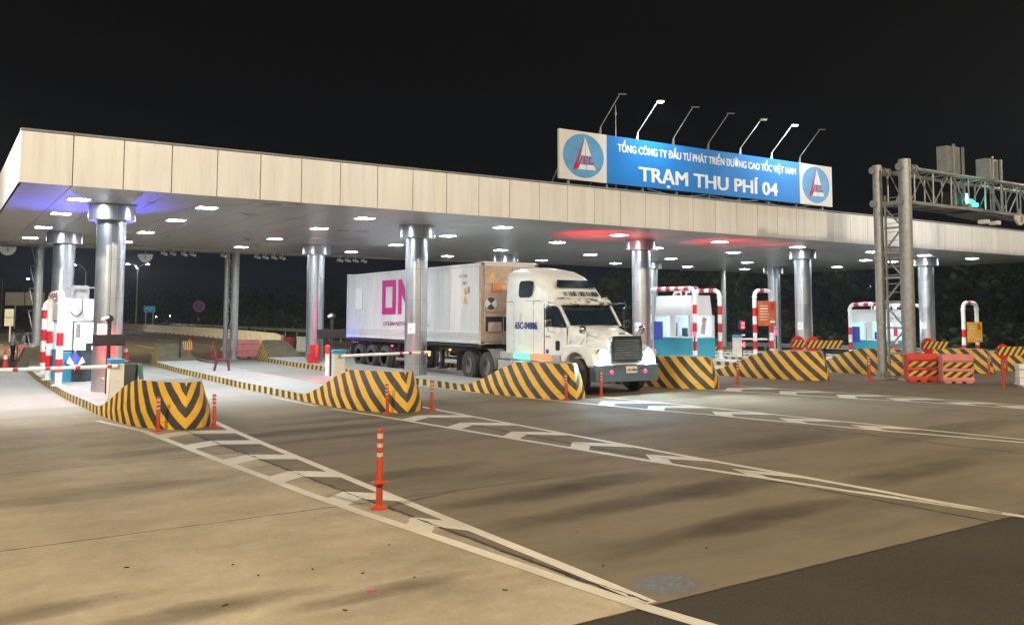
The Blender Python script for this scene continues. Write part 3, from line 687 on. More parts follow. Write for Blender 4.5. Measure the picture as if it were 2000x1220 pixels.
for r, (yy, row) in enumerate(zip(rows_y, lx)):
    for q, x in enumerate(row):
        lab = 'lit square ceiling light, %s from the left in the %s row' % (on[q], rn[r])
        if not fl: lt0.location = (x, yy, ZC); lt0['label'] = lab; fl = True
        else: dup(lt0, (x, yy, ZC), 0, lab)
# added coloured spots with invented fixtures, for glow on ceiling and columns
def uplight(x, y, z, col, name, power, tgt, lab, ang=40):
    t = thing('added_uplight', lab, 'uplight', (x, y, z)); MB().lathe([(0.07, 0), (0.07, 0.05), (0.05, 0.14), (0.02, 0.16)], n=14).build('dome', name, t, smooth=True)
    MB().lathe([(0.03, -0.6), (0.03, 0)], n=10).build('stem', 'black_metal', t)
    lamp('SPOT', 'added_uplight_lamp', (x, y, z + 0.22), power, col, 0.05, tgt, ang, blend=1.0)
uplight(19.9, 26.6, 1.6, (1, 0.01, 0.03), 'red_led_soft', 4200, (22.3, 27.9, ZC), 'small added red beacon on the fourth island, hidden by the truck', 58)
uplight(25.9, 26.4, 1.6, (1, 0.01, 0.03), 'red_led_soft', 3600, (28.9, 27.6, ZC), 'small added red beacon on the fifth island behind its nose', 50)
uplight(31.0, 26.6, 1.6, (1, 0.01, 0.03), 'red_led_soft', 1100, (32.2, 27.3, ZC), 'small added red beacon on the sixth island', 40)
def low_red(x, y, z, p, tgt, lab): uplight(x, y, z, (1, 0.02, 0.05), 'red_led_soft', p, tgt, lab, 60)
low_red(13.6, 28.3, 0.36, 90, (14.7, 28.8, 2.2), 'small added red beacon behind the second striped nose, lighting the column before the container')
low_red(24.8, 27.6, 0.9, 60, (25.4, 28.8, 2.4), 'small added red beacon hidden behind the truck, lighting the column at its right')
uplight(4.9, 31.6, 1.6, (0.10, 0.10, 1), 'screen', 4200, (3.4, 29.0, ZC), 'small added blue beacon behind the far left column', 78)

# ------------------------------------------------------------------ roof sign
sg = thing('roof_sign', 'long blue and white station sign board with white letters standing on the canopy roof', 'sign', (18.42, 25.4, 7.26))
MB().box((7.51, 0.05, 0.895), (10.70, 0.10, 1.79)).build('blue_panel', 'sign_blue', sg)
for x in (1.08, 13.95): MB().box((x, 0.05, 0.895), (2.15 if x < 5 else 2.16, 0.104, 1.79)).build('white_panel', 'sign_white', sg)
text_obj('name_lettering', 'TỔNG CÔNG TY ĐẦU TƯ PHÁT TRIỂN ĐƯỜNG CAO TỐC VIỆT NAM', 9.95, 0.31, 'sign_text', sg, (2.68, -0.004, 1.22), bold=0.032)
text_obj('title_lettering', 'TRẠM THU PHÍ 04', 7.75, 0.58, 'sign_text', sg, (3.70, -0.004, 0.20), bold=0.03)
def logo(cx, cz, rx, rz):
    t = bpy.data.objects.new('round_emblem', None); COL.objects.link(t); t.parent = sg; t.location = (cx, -0.003, cz)
    P = lambda u, v: ((u - 0.5) * 2 * rx, -((v - 0.5) * 2 * rz))
    b = MB(); b.prism([(rx * cos(2 * pi * k / 48), rz * sin(2 * pi * k / 48)) for k in range(48)], -0.004, 0.0, 'y'); b.build('disc', 'logo_blue', t)
    b = MB()
    for pl in ([(.53, .06), (.50, .2), (.435, .49), (.532, .49), (.532, .36), (.528, .20)], [(.535, .06), (.545, .36), (.548, .49), (.685, .49)],
               [(.37, .70), (.325, .81), (.552, .81), (.552, .70)], [(.568, .70), (.568, .81), (.80, .80), (.75, .69)]):
        b.prism([P(*q) for q in pl], -0.009, -0.0045, 'y')
    b.build('road_shape', 'white_clean', t)
    b = MB()
    for pl in ([(.51, .08), (.49, .18), (.40, .52), (.33, .82), (.235, .82), (.33, .58)], [(.47, .52), (.44, .52), (.34, .74), (.33, .80), (.37, .80)]):
        b.prism([P(*q) for q in pl], -0.012, -0.0095, 'y')
    def rc(u0, v0, u1, v1): b.prism([P(u0, v0), P(u1, v0), P(u1, v1), P(u0, v1)], -0.0135, -0.0095, 'y')
    rc(.49, .51, .52, .68); rc(.52, .51, .60, .54); rc(.52, .58, .59, .61); rc(.52, .65, .60, .68); rc(.62, .51, .65, .68); rc(.65, .51, .70, .54); rc(.65, .64, .75, .68)
    b.build('letters', 'logo_red', t)
logo(1.09, 0.90, 0.93, 0.80); logo(13.93, 0.90, 0.92, 0.80)
b = MB()
for k in range(9):
    x = 0.5 + k * 1.75; b.bar((x, 0.14, -0.3), (x, 0.14, 1.75), 0.07); b.bar((x, 0.14, 1.3), (x, 1.4, -0.3), 0.05); b.bar((x, 0.12, -0.02), (x + 0.25, 0.9, -0.3), 0.04)
b.bar((0.1, 0.16, 0.1), (14.9, 0.16, 0.1), 0.06); b.bar((0.1, 0.16, 1.6), (14.9, 0.16, 1.6), 0.06); b.build('support_frame', 'galv', sg)
b = MB(); 
for x0, x1, sag in ((4.1, 7.2, 0.14), (7.4, 10.2, 0.1), (10.6, 13.4, 0.16)):
    b.tube([(x0 + (x1 - x0) * q / 10, -0.02, -0.05 - sag * 4 * (q / 10) * (1 - q / 10)) for q in range(11)], 0.012, 5)
b.build('cable', 'grey_text', sg)
ARM = [(20.37, 21.28, 0), (22.17, 23.25, 1), (24.01, 24.96, 0), (25.90, 27.03, 0), (27.75, 29.02, 2), (29.65, 30.95, 1), (31.45, 32.66, 0)]
for i, (x0, x1, lit) in enumerate(ARM):
    t = thing('sign_lamp', ['unlit lamp arm leaning over the left emblem of the roof sign', 'brightly lit lamp arm, second from the left on the roof sign', 'unlit lamp arm, third from the left on the roof sign', 'unlit lamp arm in the middle of the roof sign', 'dimly lit lamp arm, third from the right on the roof sign', 'brightly lit lamp arm, second from the right on the roof sign', 'unlit lamp arm at the right end of the roof sign'][i], 'sign lamp', (x0, 25.5, 9.05), 0, 'lamp arms over the roof sign')
    hx, hy, hz = (x1 - x0) * 0.34, -0.72, 1.38
    b = MB(); b.bar((0, 0, -0.3), (0, 0, 0.28), 0.045); b.bar((-0.12, 0, -0.1), (0, 0, 0.28), 0.02); b.tube([(0, 0, 0.28), (hx, hy, hz)], 0.018, 8); b.build('arm', 'white_paint' if lit else 'galv', t)
    b = MB(); b.box((hx + 0.06, hy - 0.10, hz + 0.02), ((0.30, 0.14, 0.05) if lit else (0.30, 0.10, 0.03)), rz=-0.5); b.build('lamp_head', 'galv', t, bevel=0.015)
    if lit:
        MB().box((hx + 0.06, hy - 0.10, hz - 0.02), (0.22, 0.12, 0.03), rz=-0.5).build('lens', 'lens' if lit == 1 else 'white_clean', t)
        lamp('SPOT', 'sign_lamp_light', (x0 + hx + 0.1, 25.5 + hy - 0.3, 9.05 + hz - 0.1), 520 if lit == 1 else 160, (0.88, 0.95, 1), 0.1, (x0 + 0.6, 25.4, 8.4), 150, blend=1)
rod = thing('lightning_rod', 'thin pale vertical lightning rod behind the roof sign, left of its second lamp', 'lightning rod', (21.43, 25.9, 6.95))
MB().tube([(0, 0, 0), (0, 0, 3.15)], 0.02, 8, rads=[0.03, 0.014]).build('rod', 'galv', rod); MB().lathe([(0.05, 3.05), (0.02, 3.2), (0.01, 3.45)], n=8).build('tip', 'galv', rod)

# ------------------------------------------------------------------ overhead steel gantry (right)
GX, GY0, GY1 = 27.95, 18.25, 19.28
gn = thing('steel_gantry', 'tall galvanised steel truss gantry with ladder leg, in front of the canopy at the right', 'gantry', (GX, GY0, gz(GX)))
DY = GY1 - GY0; Z0 = gz(GX)
b = MB(); b.tube([(0, 0, 0), (0, 0, 7.58)], 0.205, 20); b.build('post', 'galv', gn, smooth=True)
b = MB(); b.tube([(-0.05, DY, 0), (-0.05, DY, 7.5)], 0.16, 18); b.build('post', 'galv', gn, smooth=True)
b = MB()
for yy in (0, DY):
    b.lathe([(0.42, 0), (0.42, 0.05)], (0, yy, 0), n=16)
    for a in range(6): b.box((0.27 * cos(a * pi / 3), yy + 0.27 * sin(a * pi / 3), 0.15), (0.02, 0.16, 0.22), rz=a * pi / 3)
b.build('base_plate', 'galv', gn)
b = MB(); zz = 0.9; flip = 0
for k in range(7):
    b.bar((0, 0.15, zz), (0, DY - 0.12, zz), 0.07)
    if k < 6: b.bar((0, 0.15, zz + (0 if flip else 0.85)), (0, DY - 0.12, zz + (0.85 if flip else 0)), 0.05)
    zz += 0.87; flip = 1 - flip
b.build('leg_bracing', 'galv', gn)
b = MB(); b.bar((-0.02, 0.24, 0.5), (-0.02, 0.24, 6.4), 0.04); b.bar((-0.02, DY - 0.26, 0.5), (-0.02, DY - 0.26, 6.4), 0.06)
for k in range(20): b.bar((-0.04, 0.24, 0.6 + k * 0.3), (-0.04, DY - 0.26, 0.6 + k * 0.3), 0.022)
b.build('ladder', 'galv', gn)
L = 26.0; zt, zb_ = 7.30, 6.12
b = MB()
for yy, r in ((0, 0.075), (DY, 0.07)):
    b.tube([(-0.38, yy, zt), (L, yy, zt)], r, 12); b.tube([(-0.38, yy, zb_), (0.5, yy, zb_)], r, 12); b.lathe([(0.13, -0.36), (0.13, -0.30)], (0, yy, zt), n=12, axis='x'); b.lathe([(0.13, -0.36), (0.13, -0.30)], (0, yy, zb_), n=12, axis='x')
    b.lathe([(0.16, 0.24), (0.16, 0.30), (0.10, 0.31), (0.10, 0.52), (0.16, 0.53), (0.16, 0.58)], (0, yy, zt), n=12, axis='x')
    b.box((L / 2 + 0.2, yy, zb_), (L, 0.08, 0.10))
b.build('chord', 'galv', gn, smooth=True)
b = MB(); x = 0.55; k = 0
while x < L - 1:
    for yy in (0, DY):
        b.tube([(x, yy, zb_), (x, yy, zt)], 0.032, 6)
        if k % 2 == 0: b.tube([(x + 0.1, yy, zt), (x + 1.05, yy, zb_)], 0.026, 6)
        else: b.tube([(x - 0.0, yy, zb_), (x + 1.0, yy, zt)], 0.026, 6)
    b.tube([(x, 0, zb_), (x, DY, zb_)], 0.03, 6); b.tube([(x, 0, zt), (x, DY, zt)], 0.03, 6); b.tube([(x, 0, zt), (x + 1.0, DY, zt)], 0.02, 6)
    x += 1.12; k += 1
b.build('truss_bracing', 'galv', gn)
b = MB()
for x0 in range(0, 25, 2): b.box((x0 + 1.3, DY / 2, zb_ + 0.03), (1.92, DY - 0.12, 0.04))
b.build('catwalk', 'galv_dark', gn)
b = MB(); b.box((0, DY / 2, 6.12), (0.09, DY - 0.25, 0.12)); b.build('cross_tie', 'galv', gn)
def cabinet(x, y, lab, wd, hh, z0):
    t = thing('metal_cabinet', lab, 'metal cabinet', (x, y, z0), 0, 'grey cabinets on top of the gantry')
    MB().box((0, 0, hh / 2 + 0.05), (wd, 0.42, hh)).build('housing', 'galv', t, bevel=0.02)
    MB().box((0, -0.215, hh / 2 + 0.05), (wd - 0.12, 0.02, hh - 0.14)).build('door', 'galv', t, bevel=0.01)
    b = MB(); b.bar((wd * 0.1 - 0.2, -0.28, -1.3), (wd * 0.1 - 0.2, -0.28, hh + 0.12), 0.075); b.bar((wd / 2 + 0.06, -0.28, -1.3), (wd / 2 + 0.06, -0.28, hh + 0.06), 0.075)
    b.box((wd * 0.1 - 0.2, -0.28, -0.03), (0.2, 0.2, 0.03)); b.box((wd / 2 + 0.06, -0.28, -0.03), (0.2, 0.2, 0.03)); b.build('mounting_rail', 'galv', t)
    return t
cabinet(31.55, GY0 + 0.55, 'larger grey metal cabinet standing on top of the gantry, left one', 0.85, 0.98, Z0 + zt + 0.14)
cabinet(34.25, GY0 + 0.6, 'smaller grey metal cabinet on top of the gantry, right one', 0.85, 0.80, Z0 + zt + 0.12)
# green lane signal hung in the gantry
t = thing('lane_signal', 'lit green lane signal hanging inside the gantry truss', 'lane signal', (32.55, GY0 + 0.25, Z0 + 6.2))
MB().box((0, 0.2, 0.05), (1.2, 0.5, 0.06)).build('hood', 'galv_dark', t); MB().box((-0.75, 0.3, 0.32), (0.75, 0.4, 0.5)).build('housing', 'black_metal', t, bevel=0.03)
MB().box((-0.32, 0.12, 0.36), (0.16, 0.20, 0.40)).build('lit_face', 'cyan_led', t, bevel=0.06, seg=3)
b = MB(); b.bar((-0.1, 0.1, 0.34), (0.25, 0.0, 0.10), 0.07); b.bar((0.25, 0.0, 0.10), (0.32, 0, 0.22), 0.05); b.bar((-0.14, 0.0, 0.06), (0.30, 0.0, 0.12), 0.05); b.bar((0.02, 0.05, 0.33), (0.14, 0.02, 0.15), 0.09); b.build('arrow', 'green_led', t)
MB().box((0.35, 0.1, -0.25), (1.9, 1.2, 0.03), ry=0.05).build('deflector_plate', 'galv_dark', t)
lamp('POINT', 'lane_signal_light', (32.3, GY0 + 0.1, Z0 + 6.5), 12, (0.05, 1, 0.75), 0.1)
t = thing('orange_sign', 'orange lane sign on the gantry truss, cut by the right picture edge', 'sign', (36.15, GY0 - 0.16, Z0 + 6.2))
MB().box((1.0, 0, 0.6), (2.0, 0.04, 1.30)).build('panel', 'orange_label', t, bevel=0.01); MB().box((1.0, 0.03, 0.6), (2.04, 0.02, 1.34)).build('frame', 'galv', t)
MB().prism([(0.25, 0.2), (0.4, 0.95), (0.55, 0.95), (0.7, 0.2), (0.58, 0.2), (0.475, 0.75), (0.37, 0.2)], -0.03, -0.02, 'y').build('letter', 'dark_text', t)
def dome(x, y, z, lab, grp='round dish antennas under the gantries', sc=1.0):
    t = thing('dish_antenna', lab, 'antenna', (x, y, z), 0, grp)
    MB().tube([(0, 0, 0), (0, 0, 0.28)], 0.03, 8).build('stem', 'galv', t)
    b = MB(); b.prism([(0.36 * sc * cos(pi + pi * k / 14), 0.02 + 0.42 * sc * sin(pi + pi * k / 14)) for k in range(15)], -0.05, 0.05, 'y'); b.build('dish', 'cream_paint', t, bevel=0.02)
    MB().box((0, -0.08, -0.12), (0.06, 0.08, 0.22)).build('feed', 'galv', t)
dome(35.15, GY0 - 0.1, Z0 + 6.05, 'round dish antenna under the gantry near the right picture edge', sc=0.9)
for xx, nm in ((33.0, 'left'), (33.75, 'right')):
    t = thing('camera', 'small pale camera box under the gantry below the green signal, %s one' % nm, 'camera', (xx, GY0 + 0.1, Z0 + 5.72), 0, 'cameras under the front gantry')
    MB().box((0, 0, 0), (0.26, 0.34, 0.15)).build('housing', 'white_paint', t, bevel=0.02); MB().tube([(0, 0.1, 0.05), (0, 0.1, 0.4)], 0.02, 6).build('bracket', 'galv', t)

# rear gantry behind the canopy
rg = thing('rear_gantry', 'pale steel gantry behind the canopy, two posts and a long pipe', 'gantry', (13.1, 47.4, gz(13.1)))
for px in (0.0, -9.2):
    b = MB(); b.tube([(px + 0.19, 0, 0), (px + 0.19, 0, 5.9)], 0.20, 18); b.tube([(px + (-0.17 if px == 0 else 0.2), 0.30, 0), (px + (-0.17 if px == 0 else 0.2), 0.30, 5.6)], 0.13, 16); b.build('post', 'galv', rg, smooth=True)
    b = MB(); z = 0.4
    for k in range(5): b.bar((px + 0.05, 0.0, z), (px - 0.15, 0.2, z), 0.05); b.bar((px + 0.05, 0.0, z), (px - 0.15, 0.2, z + 1.0), 0.03); z += 1.05
    b.lathe([(0.36, 0), (0.36, 0.05)], (px + 0.19, 0, 0), n=12); b.lathe([(0.3, 0), (0.3, 0.05)], (px, 0.30, 0), n=12)
    b.box((px + 0.05, -0.22, 0.75), (0.14, 0.06, 0.5)); b.build('bracing', 'galv', rg)
b = MB(); b.tube([(-14, -0.1, 5.62), (16.5, -0.1, 5.72)], 0.085, 10); b.tube([(-14, 0.75, 5.62), (16.5, 0.75, 5.72)], 0.07, 8); b.tube([(-14, 0.0, 6.7), (16.5, 0.0, 6.8)], 0.08, 8)
b.tube([(16.1, 0, 0), (16.1, 0, 6.7)], 0.16, 14); b.tube([(15.5, 0.7, 0), (15.5, 0.7, 6.7)], 0.12, 14)
b.build('beam', 'galv', rg, smooth=True)
def gcam(x, lab, first=[None]):
    if first[0] is None:
        t = thing('traffic_camera', lab, 'camera', (x, 47.2, 5.52), 0, 'traffic cameras hanging from the rear gantry')
        MB().tube([(0, 0, 0), (0, 0, 0.25)], 0.022, 6).build('bracket', 'white_paint', t)
        MB().box((-0.05, -0.12, -0.06), (0.14, 0.36, 0.13), rx=0.3, rz=0.5).build('housing', 'white_clean', t, bevel=0.02); MB().box((0.02, 0, -0.14), (0.62, 0.06, 0.03)).build('arm', 'galv_dark', t)
        first[0] = t; return t
    return dup(first[0], (x, 47.2, 5.52), 0, lab)
for i, (px, nm) in enumerate(((320, 'leftmost'), (337, 'second'), (359, 'third'), (376, 'fourth'), (436, 'fifth'), (502, 'sixth'), (518, 'seventh'), (535, 'eighth'), (551, 'ninth'), (664, 'tenth'), (679, 'eleventh'), (694, 'twelfth'), (710, 'rightmost'))):
    X_ = 47.2 * math.tan(YAW + math.atan((px - 1000) / F_PX)); gcam(X_, 'small white traffic camera on the rear pipe, %s%s' % (nm, ' from the left' if i not in (0, 12) else ' of the row'))
dome(2.75, 47.2, 5.5, 'round dish antenna hanging at the far left behind the first column'); dome(8.75, 47.2, 5.38, 'round dish antenna hanging behind the canopy above the distant double lamp')
t = thing('slim_pole', 'thin pale pole rising behind the truck roof to the canopy', 'pole', (29.3, 47.4, gz(29.3))); MB().tube([(0, 0, 0), (0, 0, 7.3)], 0.12, 14).build('shaft', 'galv', t, smooth=True)
t = thing('slim_pole', 'thin pale pole left of the paired columns behind the orange notice', 'pole', (46.6, 44.6, gz(46.6))); MB().tube([(0, 0, 0), (0, 0, 7.3)], 0.17, 14).build('shaft', 'galv', t, smooth=True)

# ------------------------------------------------------------------ toll booths
def pipe_guard(x, y0, y1, h, lab, across=False, z0=None, r=0.105):
    t = thing('pipe_guard', lab, 'pipe guard', (x, y0, (gz(x) + 0.19) if z0 is None else z0), -pi / 2 if across else 0, 'red and white pipe guards on the islands')
    L = y1 - y0; rb = 0.32; path = [(0, 0, 0)]; z = 0; segs = []
    P = [(0, 0, 0.0)]; n = 7; zs = []
    zz = 0.0; step = 0.42
    while zz + step < h - rb - 0.35: zz += step; P.append((0, 0, zz))
    P.append((0, 0, h - rb))
    for k in range(1, 7): a = pi / 2 * k / 6; P.append((0, rb - rb * cos(a), h - rb + rb * sin(a)))
    q = rb; 
    nb = max(2, int((L - 2 * rb) / 0.30)); 
    for k in range(1, nb + 1): P.append((0, rb + (L - 2 * rb) * k / nb, h))
    for k in range(1, 7): a = pi / 2 * (1 - k / 6); P.append((0, L - rb + rb * cos(a), h - rb + rb * sin(a)))
    down = [p for p in P if p[1] == 0][::-1][1:]
    P += [(0, L, p[2]) for p in down]
    segm = []
    for i in range(len(P) - 1):
        a, c = P[i], P[i + 1]
        if a[1] == c[1]:
            k = round(min(a[2], c[2]) / step); segm.append(1 if (k % 2 == 1 and abs(a[2] - c[2]) < step + 0.01) else 0)
        elif a[2] == c[2] == h: segm.append(1 if int((a[1] - rb) / ((L - 2 * rb) / nb) + 0.5) % 2 == 0 else 0)
        else: segm.append(0)
    b = MB(); rows = None; b.tube(P, r, 12, seg_mats=segm); b.build('pipe', ['white_paint', 'red_paint'], t, smooth=True)
    b = MB()
    for yy in (0, L): b.lathe([(0.22, 0), (0.22, 0.03)], (0, yy, 0), n=14); b.lathe([(r + 0.03, h - rb - 0.05), (r + 0.03, h - rb + 0.02)], (0, yy, 0), n=14)
    b.build('flange', 'white_paint', t)
    return t
def booth(cx, y0, y1, h, lab, taper=0.0, kind='A'):
    t = thing('toll_booth', lab, 'toll booth', (cx, y0, gz(cx) + 0.19))
    L = y1 - y0; w = 0.80; zb = 1.0
    win0, win1 = (1.02, 2.0)
    def wall(b, P, mi): b.face(P, mi)
    b = MB()
    T = lambda x, z: x - (taper * max(0, z - 1.0) / 2.2) * (1 if x > 0 else -1)
    # base and upper shell as closed rings with window bands open at the front and the left side
    for z0, z1, mi in ((0.0, 0.98, 1), (2.05, h, 0)):
        ring = lambda z: [(T(-w, z), (0.10 * max(0, z - 1) / 2 if taper else 0), z), (T(w, z), (0.10 * max(0, z - 1) / 2 if taper else 0), z), (T(w, z), L, z), (T(-w, z), L, z)]
        b.grid([ring(z0), ring(z1)], mi, True); b.cap(ring(z1), mi)
        b.cap(ring(z0), mi, True)
    # pillars between the windows
    for (x0, x1, y_, y2) in ((-w, -w + 0.16, 0.012, 0.16), (w - 0.12, w, 0.012, 0.16), (-w + 0.012, -w + 0.1, L * 0.42, L * 0.55), (-w + 0.012, -w + 0.1, L - 0.14, L), (w - 0.1, w, L - 0.2, L)):
        b.box(((x0 + x1) / 2, (y_ + y2) / 2, 1.52), (x1 - x0, y2 - y_, 1.07), mi=0)
    if kind == '1':
        b.box((-0.28, 0.06, 1.52), (1.04, 0.10, 1.09), mi=0)
    b.build('wall', ['booth_white', 'blue_paint' if kind == '1' else 'teal_paint'], t)
    b = MB(); b.box((0, 0.04, 1.02), (2 * w + 0.01, 0.06, 0.05)); b.box((-w, L / 2, 1.02), (0.06, L, 0.05)); b.box((0, 0.04, 2.03), (2 * w - 0.02, 0.05, 0.05)); b.box((-w + 0.04, L / 2, 2.03), (0.05, L, 0.05)); b.build('window_frame', 'dark_frame' if kind == '1' else 'white_paint', t)
    b = MB(); b.box((w - 0.03, L / 2, 1.5), (0.05, L - 0.1, 1.05)); b.box((0, L - 0.03, 1.5), (2 * w - 0.1, 0.05, 1.05)); b.box((0, L / 2, 0.8), (2 * w - 0.1, L - 0.1, 0.04)); b.build('interior', 'booth_inside', t)
    b = MB(); b.box((0, L / 2, 2.02), (0.9, L * 0.6, 0.04)); b.build('interior_lamp', 'booth_lamp', t)
    lamp('POINT', 'booth_light', (cx, y0 + L * 0.45, gz(cx) + 0.19 + 1.85), 26, (0.75, 0.92, 1.0), 0.15)
    b = MB(); b.box((0.1, L * 0.35, 1.32), (0.5, 0.05, 0.34), rz=0.3); b.build('monitor', 'screen', t)
    b = MB(); b.box((0.05, L * 0.5, 1.02), (0.9, 0.5, 0.05)); b.box((0.3, L * 0.55, 1.25), (0.34, 0.3, 0.4)); b.box((-0.3, L * 0.62, 1.35), (0.3, 0.2, 0.7)); b.build('desk', 'dark_frame', t, bevel=0.02)
    b = MB(); zr = h
    b.bar((-0.3, L * 0.3, zr), (-0.3, L * 0.3, zr + 0.42), 0.05); b.bar((0.45, L * 0.3, zr), (0.45, L * 0.3, zr + 0.42), 0.05); b.bar((-0.3, L * 0.3, zr + 0.42), (0.45, L * 0.3, zr + 0.42), 0.05); b.bar((0.45, L * 0.75, zr), (0.45, L * 0.75, zr + 0.42), 0.05); b.bar((-0.3, L * 0.75, zr + 0.42), (0.45, L * 0.75, zr + 0.42), 0.05)
    if kind == '1': b.box((0.0, L * 0.4, zr + 0.25), (0.5, 0.4, 0.5)); b.tube([(0.35, 0.1, zr), (0.36, -0.03, zr + 0.25), (0.5, -0.03, zr + 0.3), (0.58, -0.02, zr + 0.05), (0.58, -0.015, zr - 0.7)], 0.02, 6)
    b.build('roof_unit', 'galv' if kind == '1' else 'white_paint', t)
    return t, L, w
t, L, w = booth(4.34, 33.5, 37.2, 2.78, 'white booth with blue base and dark door behind the far left column', 0, '1')
MB().box((-0.01, -0.03, 1.02), (0.70, 0.06, 2.0)).build('door_frame', 'dark_frame', t, bevel=0.01)
MB().box((-0.01, -0.065, 1.52), (0.60, 0.012, 0.92)).build('door_glass', 'booth_lamp', t)
MB().box((-0.01, -0.068, 0.52), (0.56, 0.02, 0.92)).build('door_panel', 'dark_frame', t)
MB().box((-0.20, -0.075, 1.2), (0.18, 0.012, 0.28)).build('screen', 'screen', t); MB().box((0.14, -0.078, 1.12), (0.2, 0.012, 0.34)).build('office_chair_back', 'black_metal', t, bevel=0.004)
MB().box((-0.20, -0.074, 1.70), (0.16, 0.012, 0.5)).build('blind', 'galv', t)
b = MB(); b.tube([(-0.45 + 0.06 * q, -0.03, 2.35 - 0.16 * sin(pi * q / 6)) for q in range(7)], 0.018, 6); b.tube([(-0.09, -0.03, 2.35), (-0.10, -0.03, 2.78)], 0.012, 5); b.build('hanging_cable', 'dark_text', t)
um = thing('folded_umbrella', 'blue and white folded umbrella hanging at the booth door left of the far left column', 'umbrella', (4.06, 33.30, gz(4.06) + 0.19))
b = MB(); b.lathe([(0.03, 0.52), (0.30, 0.72), (0.34, 0.62), (0.10, 0.9), (0.04, 1.0)], n=8); b.build('canopy_cloth', 'poster_blue', um); MB().prism([(-0.3, 0.66), (-0.02, 0.5), (0.28, 0.66), (0.18, 0.86), (0.10, 0.7), (0.0, 0.58), (-0.1, 0.7), (-0.2, 0.88)], -0.30, -0.27, 'y').build('white_trim', 'white_paint', um)
MB().tube([(0, 0, 0.35), (0, 0, 1.22)], 0.014, 6).build('handle', 'white_paint', um)
t, L, w = booth(30.7, 30.75, 33.3, 3.0, 'white tapered booth with teal base right of the truck, inside pipe guards', 0.22, 'A')
MB().box((-w - 0.03, L - 0.38, 1.32), (0.03, 0.62, 0.86)).build('poster', 'poster_blue', t)
b = MB(); b.box((-w - 0.05, L * 0.62, 1.5), (0.06, 0.06, 1.0)); b.box((-w - 0.05, L * 0.30, 1.5), (0.06, 0.05, 1.0)); b.box((-w - 0.06, L * 0.46, 1.02), (0.14, 0.9, 0.04)); b.build('window_post', 'white_paint', t)
MB().box((0.3, 0.25, 1.55), (0.28, 0.05, 0.8), ry=0.2).build('pink_curtain', 'reefer_pink', t); MB().box((-0.35, 0.3, 1.6), (0.3, 0.05, 0.5)).build('red_display', 'red_led_soft', t)
t, L, w = booth(45.2, 30.2, 32.8, 2.72, 'small far booth with aqua base seen behind the steel gantry', 0.25, 'A')
MB().box((-w - 0.03, L - 0.42, 1.32), (0.03, 0.66, 0.86)).build('poster', 'poster_blue', t)
MB().box((-w - 0.05, L * 0.58, 1.5), (0.06, 0.06, 1.0)).build('window_post', 'white_paint', t)

pipe_guard(3.44, 32.0, 35.0, 2.95, 'nearest red and white pipe guard at the front left of the first booth')
g2_ = pipe_guard(3.60, 38.6, 39.9, 2.80, 'narrow red and white pipe guard farther back at the far left of the first island', across=True)
g2_.location = (3.60, 38.6, gz(3.6) + 0.19)
pipe_guard(5.30, 32.8, 36.2, 3.02, 'red and white pipe guard half hidden behind the far left column')
pipe_guard(29.55, 30.1, 33.2, 3.28, 'red and white pipe guard in front of the booth right of the truck')
pipe_guard(31.85, 30.75, 33.9, 3.28, 'red and white pipe guard on the far side of the booth right of the truck')
pipe_guard(44.0, 29.55, 32.4, 2.98, 'red and white pipe guard in front of the small far booth')
pipe_guard(46.6, 29.6, 32.6, 2.98, 'red and white pipe guard on the far side of the small far booth')
ga = pipe_guard(35.35, 31.7, 32.95, 3.42, 'narrow red and white pipe guard carrying the orange notice', across=True)
ga.location.x = 35.35; ga.location.y = 31.7; ga.rotation_euler = (0, 0, -pi / 2)
gb_ = pipe_guard(46.9, 27.4, 28.7, 3.12, 'narrow red and white pipe guard carrying the yellow notice', across=True)
gb_.location = (46.9, 27.4, gz(46.9) + 0.19); gb_.rotation_euler = (0, 0, -pi / 2)
def notice(x, y, z, wd, h, mt, lab):
    t = thing('notice_board', lab, 'notice board', (x, y, z), 0)
    MB().box((wd / 2, 0, h / 2), (wd, 0.04, h)).build('board', mt, t, bevel=0.01)
    b = MB()
    for k in range(6): 
        lw = wd * (0.40 + 0.12 * random.random()); b.box((wd * 0.08 + lw / 2, -0.024, h * (0.80 - k * 0.11)), (lw, 0.006, h * (0.05 if k == 1 else 0.028)))
    b.build('lines_of_print', 'poster_text', t)
    b = MB(); b.box((wd * 0.78, -0.024, h * 0.78), (wd * 0.20, 0.006, h * 0.28)); b.build('picture', 'poster_orange' if mt != 'poster_orange' else 'fire_red', t)
    b = MB(); b.prism([(wd * 0.64, h * .10), (wd * .92, h * .10), (wd * .90, h * .20), (wd * .84, h * .27), (wd * .72, h * .27), (wd * .66, h * .20)], -0.028, -0.022, 'y'); b.build('car_picture', 'white_clean', t)
    b = MB(); b.box((wd * 0.78, -0.03, h * 0.23), (wd * 0.16, 0.006, h * 0.05)); b.box((wd * 0.78, -0.03, h * 0.10), (wd * 0.26, 0.006, h * 0.03)); b.build('car_dark_parts', 'dark_text', t)
notice(35.42, 31.55, gz(35.4) + 1.80, 1.36, 1.28, 'poster_orange', 'orange red printed notice board hung on the narrow pipe guard above red signals')
notice(47.0, 27.25, gz(47) + 1.17, 1.42, 1.10, 'poster_yellow', 'yellow printed notice board with car picture, on the narrow guard at the right')

